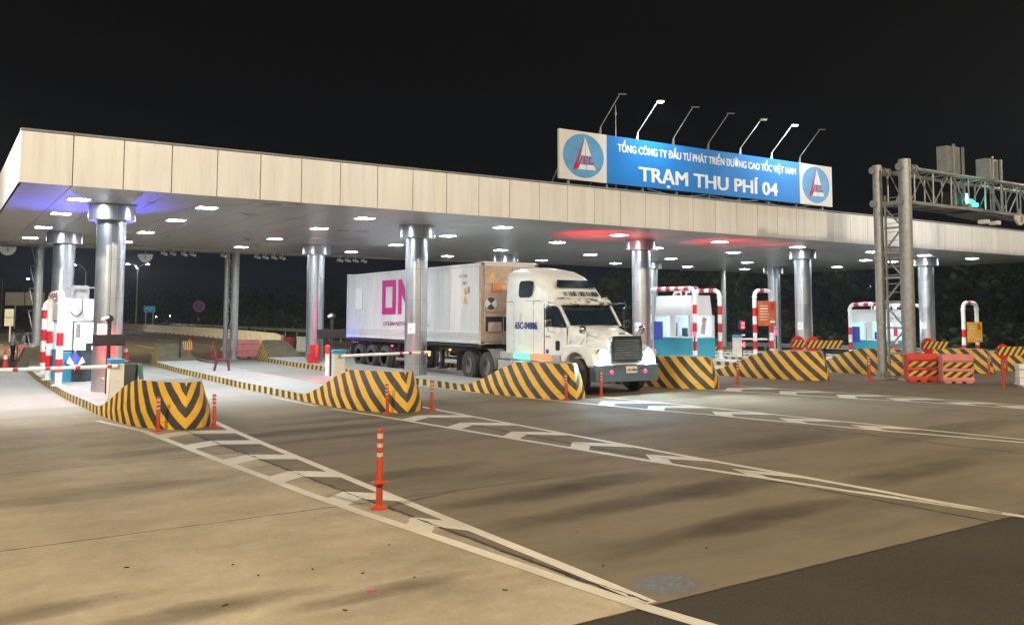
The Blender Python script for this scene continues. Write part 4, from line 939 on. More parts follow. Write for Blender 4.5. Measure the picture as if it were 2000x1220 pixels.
# ------------------------------------------------------------------ barrier gates and lane signals
def barrier(x, y, x1, z1, lab, stripes, rz=0.0, hh=1.02, arm_y=None, top='blue_paint', back=False):
    z0 = gz(x) + 0.19; t = thing('barrier_gate', lab, 'barrier gate', (x, y, z0), 0, 'automatic barrier gates')
    MB().box((0, 0, (hh - 0.13) / 2), (0.36, 0.32, hh - 0.13), rz=rz).build('cabinet', 'cream_paint', t, bevel=0.012)
    MB().box((0, 0, hh - 0.065), (0.39, 0.35, 0.12), rz=rz).build('lid', top, t, bevel=0.025)
    MB().box((0.0, -0.165, hh * 0.45), (0.28, 0.012, hh * 0.66), rz=rz).build('door', 'cream_paint', t, bevel=0.004)
    ya = (arm_y if arm_y is not None else 0.22); az = hh - 0.20
    A = Vector((0.0, ya, az)); B = Vector((x1 - x, ya, z1 - z0)); d = B - A
    b = MB(); b.tube([A, B], 0.045, 12); b.build('arm', 'white_paint', t, smooth=True)
    b = MB(); n = d.normalized()
    for s in stripes: b.tube([A + d * s - n * 0.055, A + d * s + n * 0.055], 0.049, 12)
    b.build('arm_band', 'red_paint', t, smooth=True)
    MB().box((0, ya * 0.7, az), (0.14, 0.16, 0.14)).build('hub', 'galv', t, bevel=0.02)
    return t
barrier(4.19, 26.15, 1.0, 0.99, 'barrier gate at the far left, arm reaching out of the picture', [0.06, 0.30, 0.52, 0.75, 0.98], 0.1, 1.08, arm_y=-0.22)
barrier(10.95, 27.15, 14.15, 1.16, 'blue topped barrier gate in the middle, arm crossing in front of the column', [0.655, 0.76, 0.90], -0.1, 1.08, arm_y=-0.22)
barrier(35.0, 32.6, 38.2, 1.16, 'small white barrier gate behind the fifth nose, under the orange notice', [0.8, 0.95], 0, 1.12)
def signal(x, y, lab, zc=1.66, wd=0.86, z_top=2.28, col='red'):
    z0 = gz(x) + 0.19; t = thing('lane_signal', lab, 'lane signal', (x, y, z0), 0, 'black lane signals seen from the back')
    MB().tube([(0, 0, 0), (0, 0, z_top - z0)], 0.06, 10).build('post', 'black_metal', t)
    MB().box((0, 0.02, zc - z0), (wd, 0.18, 0.33)).build('housing', 'black_metal', t, bevel=0.015)
    for sx2 in (-1, 1): MB().box((sx2 * wd * 0.28, -0.075, zc - z0), (wd * 0.32, 0.02, 0.25)).build('cover', 'black_metal', t)
    MB().lathe([(0.02, -0.10), (0.10, -0.09), (0.11, 0.08), (0.03, 0.09)], (0, 0, z_top - z0), n=12, axis='y').build('camera_ring', 'black_metal', t)
    MB().box((-0.14, -0.16, z_top - z0 + 0.01), (0.07, 0.26, 0.07), rz=-0.9, rx=0.2).build('camera', 'white_paint', t, bevel=0.01)
    b = MB()
    for sx_ in (-wd * .26, wd * .26): b.box((sx_, 0.115, zc - z0), (wd * 0.24, 0.01, 0.22))
    b.build('lit_face', 'red_led', t)
    lamp('AREA', 'red_signal_light', (x, y + 0.16, zc - 0.05), 90, (1, 0.02, 0.04), 0.3, (x - 0.1, y + 4, zc - 2.6))
    return t
signal(4.27, 27.95, 'black lane signal with camera in front of the far left column')
signal(12.08, 30.6, 'black lane signal with camera between the rear column and the container', zc=1.72, wd=1.05, z_top=2.36)
t = thing('traffic_light', 'small traffic light with two red lit signals under the orange notice', 'traffic light', (36.0, 33.2, gz(36) + 0.19))
MB().tube([(0, 0, 0), (0, 0, 1.9)], 0.05, 8).build('post', 'black_metal', t); MB().box((0, 0, 1.62), (0.36, 0.16, 0.5)).build('housing', 'black_metal', t, bevel=0.02); MB().box((0, 0, 0.62), (0.30, 0.14, 0.42)).build('lower_housing', 'black_metal', t, bevel=0.02)
b = MB(); b.box((0, -0.09, 1.73), (0.22, 0.02, 0.12)); b.box((0, -0.09, 1.54), (0.22, 0.02, 0.12)); b.build('red_signal', 'red_led', t)
b = MB(); b.bar((-0.1, -0.09, 0.62), (0.1, -0.09, 0.72), 0.05); b.bar((-0.1, -0.09, 0.62), (0.1, -0.09, 0.50), 0.05); b.bar((-0.1, -.09, .62), (.1, -.09, .60), .04); b.build('red_arrow', 'red_led', t)
MB().box((0.02, -0.08, 1.12), (0.26, 0.02, 0.08)).build('plate', 'white_paint', t); lamp('POINT', 'red_signal_glow', (36.0, 33.0, 1.9), 8, (1, 0.03, 0.05), 0.1)

# arrow boards with round red discs
def arrowboard(x, y, z, wd, lab, post=None, disc=0.24, mt_post='orange_plastic', h=0.27, dz=-0.02, dx=0.12, face=0.62):
    t = thing('arrow_sign', lab, 'road sign', (x, y, z), -face, 'striped plates with round red discs')
    b = MB(); n = 28; b.prism([(disc * cos(2 * pi * k / n) + dx, disc * 1.15 * sin(2 * pi * k / n) + dz) for k in range(n)], 0.0, 0.02, 'y'); b.build('disc', 'fire_red', t)
    b = MB(); x0 = dx - disc * 0.75; b.face([(x0, -0.03, -h / 2), (x0 + wd, -0.03, -h / 2), (x0 + wd + 0.12, -0.03, h / 2), (x0, -0.03, h / 2)], 0, [(0, 1), (wd / 0.17, 1), ((wd + .12) / 0.17 - 1, 1), (-1, 1)]); b.build('striped_plate', 'hazard_flat', t, recalc=False)
    b = MB(); b.box((x0 + wd / 2, -0.012, 0), (wd, 0.012, h - 0.02)); b.build('backing', 'black_metal', t)
    zg = gz(x)
    if post: MB().tube([(dx, 0.05, zg - z), (dx, 0.05, 0.1)], 0.05, 10).build('post', mt_post, t)
arrowboard(26.15, 20.95, 1.42, 1.15, 'red disc with striped arrow plate on the orange post before the fifth nose', True, 0.26)
arrowboard(27.35, 22.6, 1.38, 0.9, 'second red disc with striped plate, right behind the orange post', True, 0.27, 'black_metal')
arrowboard(29.35, 18.6, 1.40, 0.80, 'red disc with striped plate in front of the rightmost column, above red barriers', True, 0.24, 'galv_dark')
arrowboard(27.55, 15.0, 1.36, 0.70, 'red disc with striped plate on a rusty post near the right picture edge', True, 0.20)
t = thing('flash_lamp', 'pair of dark warning lamps on a bracket above the fifth nose', 'warning lamp', (26.9, 20.9, gz(26.9)))
MB().tube([(0, 0, 0), (0, 0, 1.22)], 0.04, 8).build('post', 'galv_dark', t); MB().box((0.05, 0, 1.28), (0.5, 0.04, 0.04), rz=-0.6).build('bracket', 'black_metal', t)
for k in (-0.2, 0.28): MB().lathe([(0.10, -0.08), (0.13, -0.04), (0.13, 0.05), (0.09, 0.08)], (k * cos(.6), -k * sin(.6), 1.36), n=14, axis='y').build('lamp_drum', 'black_metal', t)
t = thing('striped_sign', 'small yellow striped plate with red tips on a dark post at the second island rear', 'road sign', (9.9, 44.3, gz(9.9) + 0.19), -0.2)
MB().tube([(0, 0, 0), (0, 0, 1.02)], 0.045, 8).build('post', 'black_metal', t); MB().box((0.12, -0.02, 0.93), (0.3, 0.04, 0.06)).build('bracket', 'black_metal', t)
b = MB(); b.face([(0.18, -0.06, 0.52), (0.54, -0.06, 0.52), (0.54, -0.06, 0.93), (0.12, -0.06, 0.93)], 0, [(0, 1), (4, 1), (4.6, 1), (-.2, 1)]); b.build('striped_plate', 'hazard_flat', t, recalc=False)
b = MB(); b.prism([(0.36, 1.05), (0.46, 1.05), (0.5, 0.94), (0.33, 0.94)], -0.03, -0.01, 'y'); b.prism([(0.33, 0.5), (0.48, 0.5), (0.43, 0.36), (0.38, 0.36)], -0.03, -0.01, 'y'); b.build('red_tip', 'fire_red', t)

# ------------------------------------------------------------------ delineator posts
def make_post(h, ring):
    t = thing('delineator_post', '', 'delineator post', (0, 0, 0), 0, 'orange flexible delineator posts')
    r = 0.042; P = [(r, 0.02), (r, h * 0.64), (r * .92, h * 0.65), (r * .92, h * 0.70), (r, h * 0.71), (r, h * 0.76), (r * .92, h * .77), (r * .92, h * .82), (r, h * .83), (r, h * .87), (r * .92, h * .88), (r * .92, h * .945), (r, h * .955), (r, h * 0.985), (r * 0.6, h), (0.0, h)]
    ms = [0, 0, 1, 0, 0, 0, 1, 0, 0, 0, 1, 0, 0, 0, 0]
    MB().lathe(P, n=16, mats=ms).build('tube', ['orange_plastic', 'reflective'], t, smooth=True)
    MB().lathe([(0.115, 0.0), (0.115, 0.012), (0.09, 0.03), (0.05, 0.05)], n=20).build('base', 'orange_plastic', t, smooth=True)
    if ring: MB().lathe([(0.045, h * 0.335), (0.105, h * 0.318), (0.108, h * 0.326), (0.045, h * 0.36)], n=20, caps=False).build('skirt_ring', 'orange_plastic', t, smooth=True)
    return t
p0 = make_post(1.0, True); p0.location = (4.86, 10.6, gz(4.86)); p0['label'] = 'tall orange delineator post with skirt ring, alone in the foreground'
p1 = make_post(0.72, False)
PP = [(4.08, 20.05, 'short orange post at the left of the nearest striped nose'), (5.22, 19.95, 'short orange post at the right corner of the nearest striped nose'), (9.38, 20.05, 'short orange post before the second striped nose'), (10.62, 20.1, 'short orange post just right of the second striped nose'),
    (14.82, 20.1, 'short orange post before the nose left of the truck wheel'), (16.2, 20.3, 'short orange post standing right before the truck bumper'), (20.74, 20.5, 'dirty post before the nose right of the truck headlights'), (21.95, 20.45, 'short reddish post right of the nose beside the truck'),
    (31.9, 19.35, 'dark worn post right of the red barriers'), (32.9, 19.1, 'thin worn post before the seventh nose'), (33.6, 18.7, 'worn orange post before the seventh nose'), (36.8, 20.4, 'orange post between the two noses at the right edge'), (38.0, 20.4, 'dark post before the rightmost nose'), (26.98, 19.15, 'rusty post leaning on the left leg of the gantry')]
for i, (x, y, lab) in enumerate(PP):
    if i == 0: p1.location = (x, y, gz(x)); p1['label'] = lab
    else:
        q = dup(p1, (x, y, gz(x)), random.random() * 3, lab)
        if i >= 7: q.scale = (1.1, 1.1, 1.12)
        q.rotation_euler = (random.uniform(-.03, .03), random.uniform(-.03, .03), random.random() * 3)
        if i == 13: q.scale = (1.4, 1.4, 1.2)

# ------------------------------------------------------------------ water barriers, cones and small things
def water_barrier(x, y, rz, L, h, mt, lab, hazard=False, depth=0.42):
    t = thing('water_barrier', lab, 'water barrier', (x, y, gz(x)), rz, 'plastic water filled barriers')
    d = depth / 2; b = MB()
    def ring(z, dd, ll): return [(-ll, -dd, z), (ll, -dd, z), (ll, dd, z), (-ll, dd, z)]
    l = L / 2; rows = [ring(0.06, d, l), ring(h * .16, d, l), ring(h * .19, d * .80, l * .985), ring(h * .40, d * .74, l * .985), ring(h * .43, d * .82, l), ring(h * .47, d * .82, l), ring(h * .50, d * .70, l * .985), ring(h * .74, d * .64, l * .985), ring(h * .78, d * .80, l), ring(h * .97, d * .76, l), ring(h, d * .6, l * .97)]
    b.grid(rows, 0, True); b.cap(rows[0], 0, True); b.cap(rows[-1], 0)
    for k in (-1, 0, 1): b.box((k * l * 0.66, 0, 0.03), (l * 0.42, depth * .96, 0.06))
    b.build('shell', mt, t, bevel=0.018)
    if hazard:
        for zz, s in ((h * .30, 1), (h * .62, 1)):
            b = MB(); b.face([(-l * .93, -d * .83, zz - h * .095), (l * .93, -d * .83, zz - h * .095), (l * .93, -d * .83, zz + h * .10), (-l * .93, -d * .83, zz + h * .10)], 0, [(0, 1), (L / .34, 1), (L / .34 - .8, 1), (-.8, 1)]); b.build('striped_strip', 'hazard_flat', t, recalc=False)
            b = MB(); e = l * 1.004; b.face([(e, -d * .7, zz - h * .095), (e, d * .7, zz - h * .095), (e, d * .66, zz + h * .10), (e, -d * .66, zz + h * .10)], 0, [(0, 1), (1.2, 1), (.4, 1), (-.8, 1)]); b.build('striped_strip', 'hazard_flat', t, recalc=False)
    return t
ang = atan2(-1.05, 0.28)
water_barrier(27.86, 17.80, -0.62, 1.02, 0.94, 'red_plastic', 'bright red barrier with striped strips, right beside the gantry leg', True)
water_barrier(28.30, 16.84, -0.62, 1.02, 0.94, 'pink_plastic', 'faded pink barrier with striped strips, right of the red one', True)
wb = water_barrier(29.0, 14.55, -0.75, 1.3, 0.72, 'white_plastic', 'dirty white barrier cut by the right picture edge', depth=0.5)
b = MB(); b.lathe([(0.11, -0.19), (0.10, -0.24), (0.0, -0.17)], (-0.35, 0, 0.36), n=18, axis='y'); b.build('hole_rim', 'white_plastic', wb, smooth=True)
water_barrier(4.05, 48.3, 0.15, 1.35, 1.02, 'pink_plastic', 'faded pink barrier at the far left beside the orange cone')
water_barrier(14.1, 48.6, 0.2, 1.9, 0.98, 'pink_plastic', 'faded pink barrier at the foot of the rear gantry post')
water_barrier(18.62, 54.2, 1.0, 0.9, 0.9, 'red_plastic', 'bright red barrier at the end of the long concrete wall', depth=0.5)
water_barrier(19.25, 53.1, 0.3, 1.0, 0.95, 'white_plastic', 'white barrier next to the red one by the concrete wall', depth=0.6)
def make_cone():
    t = thing('traffic_cone', '', 'traffic cone', (0, 0, 0), 0, 'orange traffic cones')
    MB().lathe([(0.155, 0.03), (0.105, 0.42), (0.102, 0.42), (0.08, 0.60), (0.08, 0.60), (0.04, 0.86), (0.025, 0.88), (0.0, 0.88)], n=20, mats=[0, 0, 1, 0, 0, 0, 0]).build('cone', ['red_plastic', 'white_paint'], t, smooth=True)
    MB().box((0, 0, 0.015), (0.42, 0.42, 0.03)).build('base', 'red_plastic', t, bevel=0.008); return t
cn = make_cone()
CN = [(2.85, 47.1, 'orange cone at the far left beside the pink barrier'), (13.02, 50.5, 'left one of two orange cones by the rear gantry'), (13.15, 49.0, 'right one of two orange cones by the rear gantry'), (18.7, 55.4, 'orange cone before the concrete wall end'), (8.62, 50.8, 'orange cone seen just right of the far left column'), (1.8, 55.5, 'small distant cone at the left picture edge'), (19.6, 46.6, 'red cone between the lane signal and the container')]
for i, (x, y, lab) in enumerate(CN):
    if i == 0: cn.location = (x, y, gz(x)); cn['label'] = lab
    else: dup(cn, (x, y, gz(x)), random.random(), lab)

# maroon plastic chair
ch = thing('plastic_chair', 'dark maroon plastic chair standing alone on the second island', 'chair', (9.66, 36.0, gz(9.66) + 0.19), R(-48))
def chair_parts():
    b = MB(); b.prism([(-0.21, -0.2), (0.21, -0.2), (0.22, 0.2), (-0.22, 0.2)], 0.36, 0.435); b.build('seat', 'chair', ch, bevel=0.012)
    b = MB(); rows = []
    for z in (0.42, 0.6, 0.75, 0.83): rows.append([(x, 0.20 + (z - 0.42) * 0.28 + 0.04 * (1 - (x / .2) ** 2) * -1 + 0.02, z + (0.03 * (1 - (x / .2) ** 2) if z > .8 else 0)) for x in (-0.2, -0.1, 0, 0.1, 0.2)])
    b.grid(rows); rows2 = [[(p[0], p[1] + 0.02, p[2]) for p in r] for r in rows]; b.grid(rows2); b.grid([rows[-1], rows2[-1]]); b.grid([[r[0] for r in rows], [r[0] for r in rows2]]); b.grid([[r[-1] for r in rows], [r[-1] for r in rows2]]); b.build('backrest', 'chair', ch, smooth=True); MB().box((0, 0.215, 0.60), (0.36, 0.07, 0.30), rx=-0.27).build('back_panel', 'chair', ch, bevel=0.02)
    for sx_ in (-1, 1):
        for sy in (-1, 1): MB().tube([(sx_ * 0.19, sy * 0.18, 0.41), (sx_ * 0.235, sy * 0.24 + (0.02 if sy > 0 else 0), 0.0)], 0.025, 8, rads=[0.048, 0.032]).build('leg', 'chair', ch, smooth=True)
chair_parts(); ch.scale = (1.12, 1.12, 1.08)
for s_ in (-1, 1): MB().tube([(s_ * 0.19, 0.19, 0.42), (s_ * 0.20, 0.25, 0.62), (s_ * 0.19, 0.33, 0.86)], 0.05, 8).build('back_post', 'chair', ch, smooth=True)
ch.rotation_euler = (0, 0, R(73))

# wheeled bin behind the first barrier gate
bn = thing('wheeled_bin', 'dark green wheeled rubbish bin with open lid behind the far left barrier gate', 'rubbish bin', (4.72, 27.35, gz(4.7) + 0.19), R(-20))
b = MB(); rr = lambda z, a, c: [(-a, -c, z), (a, -c, z), (a, c, z), (-a, c, z)]
b.grid([rr(0.08, .19, .2), rr(0.80, .25, .27), rr(0.83, .27, .29), rr(0.87, .27, .29), rr(0.87, .24, .26), rr(0.5, .22, .24)], 0, True); b.cap(rr(.08, .19, .2), 0, True); b.cap(rr(.5, .22, .24)); b.build('body', 'bin_dark', bn, bevel=0.015)
MB().box((0.34, 0.0, 0.52), (0.05, 0.5, 0.66), ry=-0.12).build('lid', 'bin_green', bn, bevel=0.03, seg=3)
for s in (-1, 1): MB().lathe([(0.10, -0.03), (0.10, 0.03)], (0.2, s * 0.22, 0.10), n=16, axis='y').build('wheel', 'rubber', bn)
b = MB(); b.box((-0.24, -0.02, 0.95), (0.50, 0.36, 0.03), ry=0.15); b.build('flat_cardboard', 'galv_dark', bn)
fb = thing('fire_box', 'red fire extinguisher box at the foot of the rear column left of the container', 'fire box', (14.35, 38.35, gz(14.4) + 0.19), R(-15))
MB().box((0, 0, 0.42), (0.42, 0.3, 0.78)).build('cabinet', 'fire_red', fb, bevel=0.02); MB().box((-0.22, -0.02, 0.2), (0.16, 0.3, 0.42)).build('side_box', 'fire_red', fb, bevel=0.02)
MB().lathe([(0.085, 0.25), (0.09, 0.28), (0.09, 0.68), (0.05, 0.76), (0.02, 0.8)], (0.08, -0.2, 0), n=16).build('extinguisher', 'red_plastic', fb, smooth=True)
wp = thing('marker_post', 'red and white marker post behind the middle barrier gate', 'post', (12.86, 33.0, gz(12.9))); MB().lathe([(0.09, 0.0), (0.09, 0.55), (0.085, 0.56), (0.085, 0.85), (0.09, 0.86), (0.09, 1.15), (0.05, 1.2)], n=16, mats=[0, 0, 0, 1, 1, 1]).build('tube', ['white_paint', 'red_plastic'], wp, smooth=True)

# ------------------------------------------------------------------ tractor unit
TX, TY = 17.40, 20.30; TZ = gz(TX)
TA = R(-2.2)   # the tractor is already steering slightly
tr = thing('truck_tractor', 'white long nosed tractor unit with high roof sleeper cab and blazing headlights', 'truck', (TX + 5.0 * sin(TA), TY + 5.0 * (1 - cos(TA)), TZ), TA)
WP = [(0.12, 0.60), (1.62, 0.99), (2.2, 1.08), (2.4, 1.13), (2.7, 1.18), (3.0, 1.20), (3.4, 1.22), (5.2, 1.22)]
def wat(y):
    for (a, wa), (c, wc) in zip(WP, WP[1:]):
        if y <= c: return wa + (wc - wa) * (max(y, a) - a) / (c - a)
    return WP[-1][1]
def ring(y, wb, wt, zt, r, zb, crown=0.05, n=6):
    P = [(-wb, y, zb), (-wb, y, zb + (zt - zb) * 0.35), (-wb, y, min(zb + (zt - zb) * 0.62, 2.75))]
    z2 = zt - r; P.append((-wt - (wb - wt) * 0.25, y, z2))
    for k in range(1, n + 1):
        a = pi / 2 * k / n; P.append((-wt + r - r * cos(a) - (wb - wt) * 0.25 * (1 - k / n), y, z2 + r * sin(a)))
    for q in (0.5, 0.0): P.append((-(wt - r) * q, y, zt + crown * (1 - q * q)))
    Q = [(-p[0], p[1], p[2]) for p in P[:-1]][::-1]
    return P + Q
secs = [(5.05, 1.19, 1.10, 3.76, .20), (4.95, 1.22, 1.12, 3.82, .30), (4.5, 1.22, 1.12, 3.86, .38), (3.9, 1.22, 1.08, 3.78, .42), (3.4, 1.22, 1.05, 3.63, .45), (3.05, 1.20, 1.0, 3.46, .42), (2.78, 1.18, .97, 3.26, .38), (2.55, 1.15, .95, 3.02, .32), (2.35, 1.12, .94, 2.78, .22), (2.2, 1.08, .94, 2.64, .14), (1.9, 1.03, .93, 2.30, .10), (1.62, 0.99, .92, 1.96, .08)]
b = MB(); rg_ = [ring(y, wb, wt, zt, r, 1.05) for y, wb, wt, zt, r in secs]; b.grid(rg_); b.cap(rg_[0], 0, True); b.cap(rg_[-1]); b.build('cab_body', 'truck_white', tr, smooth=True)
def hood_ring(y, w_, zt, r, zb):
    P = [(-w_, y, zb), (-w_, y, zt - r)]
    for k in range(1, 7): a = pi / 2 * k / 6; P.append((-w_ + r - r * cos(a), y, zt - r + r * sin(a)))
    P += [(-(w_ - r) * .5, y, zt + 0.03), (0, y, zt + 0.045)]
    return P + [(-p[0], p[1], p[2]) for p in P[:-1]][::-1]
b = MB(); hr = [hood_ring(*q) for q in ((1.80, .95, 1.98, .20, .95), (1.60, .91, 1.97, .24, .95), (1.2, .82, 1.92, .28, .9), (.8, .73, 1.85, .30, .88), (.45, .65, 1.76, .28, .85), (.22, .60, 1.68, .24, .85), (.12, .57, 1.58, .18, .85))]
b.grid(hr); b.cap(hr[-1]); b.build('hood', 'truck_hood', tr, smooth=True)
for s in (-1, 1):
    A = [(1.05 + 0.64 * cos(R(a)), 0.55 + 0.64 * sin(R(a))) for a in range(24, 160, 8)]
    prof = [(1.80, 0.80), (1.82, 1.10), (1.74, 1.34), (1.5, 1.42), (1.1, 1.46), (.7, 1.44), (.38, 1.36), (.18, 1.22), (.10, 1.02), (.10, .80), (.40, .80)] + A[::-1]
    b = MB(); x0, x1 = (0.50 * s, 1.17 * s)
    b.prism(prof, min(x0, x1), max(x0, x1), 'x'); b.build('fender', 'truck_hood', tr, smooth=True, bevel=0.07, seg=3, ang=50)
b = MB(); b.box((0, 0.16, 0.62), (2.30, 0.34, 0.50)); b.box((0, 0.02, 0.78), (1.6, 0.06, 0.10)); b.build('bumper', 'bumper', tr, bevel=0.07, seg=3)
b = MB(); b.box((0, -0.035, 0.80), (1.15, 0.02, 0.13)); b.build('bumper_trim', 'chrome', tr, bevel=0.01)
b = MB(); b.box((0.10, -0.055, 0.72), (0.40, 0.015, 0.20)); b.build('number_plate', 'cream_paint', tr, bevel=0.01)
text_obj('plate_number', '65C-04806', 0.34, 0.07, 'dark_text', tr, (-0.06, -0.066, 0.68), bold=0.02)
b = MB(); W2 = 0.50
b.prism([(-W2 - .07, .94), (W2 + .07, .94), (W2 + .09, 1.40), (W2 + .04, 1.70), (-W2 - .04, 1.70), (-W2 - .09, 1.40)], 0.03, 0.13, 'y'); b.build('grille_frame', 'chrome', tr, bevel=0.03, seg=3)
b = MB(); b.box((0, 0.035, 1.32), (2 * W2 - 0.12, 0.03, 0.54)); b.box((0, 0.035, 0.98), (0.8, 0.03, 0.05)); b.build('grille_opening', 'grille_dark', tr)
b = MB()
for k in range(8): b.box((0, 0.015, 1.08 + k * 0.07), (2 * W2 - 0.08, 0.03, 0.022), rx=0.4)
b.build('grille_slat', 'chrome', tr)
b = MB(); b.box((0, 0.30, 1.755), (0.22, 0.05, 0.05)); b.build('hood_ornament', 'chrome', tr, bevel=0.015)
for s in (-1, 1):
    b = MB(); b.lathe([(0.21, 0.02), (0.20, -0.03), (0.14, -0.05)], (s * 0.84, 0.12, 1.15), n=24, axis='y'); o = b.build('headlight_housing', 'chrome', tr, smooth=True)
    b = MB(); b.lathe([(0.165, 0.0), (0.12, -0.05), (0.0, -0.07)], (s * 0.84, 0.08, 1.15), n=20, axis='y'); b.build('headlight', 'head_lens', tr, smooth=True)
    d = lamp('SPOT', 'headlight_beam', (TX - 0.2 + s * 0.84, TY - 0.12, TZ + 1.14), 2600, (0.74, 0.90, 1.0), 0.10, (TX + s * 1.0 + 8.0, TY - 22, 1.1), 74, blend=1.0)
    b = MB(); b.lathe([(0.055, 0.0), (0.04, -0.03), (0.0, -0.035)], (s * 0.62, -0.045, 0.66), n=14, axis='y'); b.build('front_marker_lamp', 'red_led_soft', tr, smooth=True)
    b = MB(); b.box((s * 1.10, 0.17, 1.10), (0.05, 0.14, 0.10)); b.build('indicator_lamp', 'amber_led' if s < 0 else 'orange_label', tr, bevel=0.015)
def sq(b, pts, off, s, mi=0): b.face([(s * (wat(y) + off), y, z) for y, z in pts], mi)
def side_plate(name, pts, mt, off=0.012, th=0.02, sides=(-1, 1)):
    for s in sides:
        b = MB(); A = [(s * (wat(y) + off), y, z) for y, z in pts]; B = [(s * (wat(y) + off - th), y, z) for y, z in pts]
        b.cap(A); b.grid([A, B], 0, True); b.build(name, mt, tr)
side_plate('door_window', [(2.60, 1.94), (1.74, 1.94), (1.78, 2.12), (2.12, 2.56), (2.22, 2.60), (2.60, 2.60)], 'glass', 0.015)
def rrect(y0, y1, z0, z1, r):
    P = []
    for cy, cz, a0 in ((y1 - r, z1 - r, 0), (y0 + r, z1 - r, 90), (y0 + r, z0 + r, 180), (y1 - r, z0 + r, 270)):
        for k in range(5): a = R(a0 + 22.5 * k); P.append((cy + r * cos(a), cz + r * sin(a)))
    return P
for s in (-1, 1):
    b = MB(); pts = rrect(3.46, 4.22, 2.88, 3.42, .14); A = [(s * (1.232 - max(0, z - 2.75) * 0.085), y, z) for y, z in pts]; B = [(s * 1.1, y, z) for y, z in pts]; b.cap(A); b.grid([A, B], 0, True); b.build('sleeper_window', 'glass', tr)
side_plate('lower_door_window', rrect(2.02, 2.20, 1.22, 1.52, .05), 'glass', 0.014)
side_plate('door_gap', [(2.72, 1.10), (2.70, 1.10), (2.70, 2.64), (2.72, 2.64)], 'seam', 0.006); side_plate('door_gap', [(1.70, 1.30), (1.68, 1.30), (1.68, 1.92), (1.70, 1.92)], 'seam', 0.006)
side_plate('body_seam', [(5.0, 2.735), (2.9, 2.765), (2.9, 2.775), (5.0, 2.75)], 'seam', 0.006)
side_plate('body_seam', [(4.50, 1.10), (4.49, 1.10), (4.49, 2.72), (4.50, 2.72)], 'grey_text', 0.005); side_plate('body_seam', [(3.3, 1.10), (3.292, 1.10), (3.292, 2.72), (3.3, 2.72)], 'grey_text', 0.005)
side_plate('hatch_outline', rrect(4.02, 4.14, 2.10, 2.38, .04), 'sign_cream', 0.006); side_plate('door_handle', [(2.62, 1.62), (2.42, 1.62), (2.42, 1.67), (2.62, 1.67)], 'chrome', 0.03, 0.03)
side_plate('small_label', [(2.62, 1.12), (2.5, 1.12), (2.5, 1.24), (2.62, 1.24)], 'blue_text', 0.008, sides=(-1,)); side_plate('small_label', [(4.18, 1.36), (3.95, 1.36), (3.95, 1.365), (4.18, 1.365)], 'grey_text', 0.008, sides=(-1,)); side_plate('small_label', [(4.18, 1.43), (3.95, 1.43), (3.95, 1.435), (4.18, 1.435)], 'grey_text', 0.008, sides=(-1,)); side_plate('small_label', [(4.15, 1.5), (4.0, 1.5), (4.0, 1.505), (4.15, 1.505)], 'grey_text', 0.008, sides=(-1,))
text_obj('registration_lettering', '65C-04806', 1.34, 0.24, 'blue_text', tr, (-1.232, 4.40, 1.85), rot=(pi / 2, 0, -pi / 2), bold=0.03)
# windscreen
b = MB(); rows = []
for q in range(7):
    f = q / 6; y = 2.17 - 0.50 * f; z = 2.60 - 0.60 * f; hw = 0.91 - 0.00 * f
    rows.append([(x * hw, y - 0.055 - 0.10 * (1 - x * x), z + 0.02 * (1 - x * x)) for x in [-1 + k / 5 for k in range(11)]])
b.grid(rows); b.build('windscreen', 'glass', tr, smooth=True)
for s in (-1, 1): MB().bar((s * 0.985, 2.16, 2.62), (s * 0.985, 1.62, 1.97), 0.07, 0.07).build('windscreen_pillar', 'truck_hood', tr, bevel=0.015)
b = MB(); b.box((-0.80, 2.02, 2.37), (0.20, 0.012, 0.10), rx=-0.9); b.build('windscreen_sticker', 'glass_light', tr); MB().lathe([(0.045, 0), (0.045, 0.01)], (-0.84, 2.04, 2.50), n=14, axis='y').build('windscreen_sticker', 'glass_light', tr)
for x in (-0.45, 0.35): MB().tube([(x, 1.52, 2.02), (x + 0.42, 1.62, 2.12)], 0.012, 6).build('wiper', 'black_metal', tr)
# sun visor with peeled paint
def peel(name):
    mt = bpy.data.materials.new(name); mt.use_nodes = True; n, l, mth, mix, noise, rng = node_helper(mt); bs = n['Principled BSDF']
    P = n.new('ShaderNodeTexCoord').outputs['Object']; c = mix(rng(noise(P, 3.2, 7, 0.6, (1, 1, 1.4), (1.3, 0, 0.4)), 0.525, 0.545), (0.74, 0.70, 0.60), (0.045, 0.055, 0.085))
    l.new(c, bs.inputs['Base Color']); bs.inputs['Roughness'].default_value = 0.4; MT[name] = mt
peel('peeled_visor')
b = MB(); vr = []
for x in [-0.99 + 1.98 * k / 10 for k in range(11)]:
    bow = 0.14 * (1 - (x / 0.99) ** 2); vr.append([(x, 2.36 - bow, 2.86), (x, 2.20 - bow, 2.80), (x, 1.99 - bow, 2.66), (x, 2.03 - bow, 2.62), (x, 2.36 - bow, 2.66)])
b.grid(vr, 0, True); b.cap(vr[0]); b.cap(vr[-1], 0, True); b.build('sun_visor', 'peeled_visor', tr, smooth=True)
for x in (-0.9, -0.5, 0.0, 0.5, 0.9): MB().lathe([(0.07, 0), (0.055, 0.03), (0, 0.035)], (x, 2.32 - 0.12 * (1 - x * x), 2.845), n=12).build('roof_marker', 'cream_paint', tr, smooth=True)
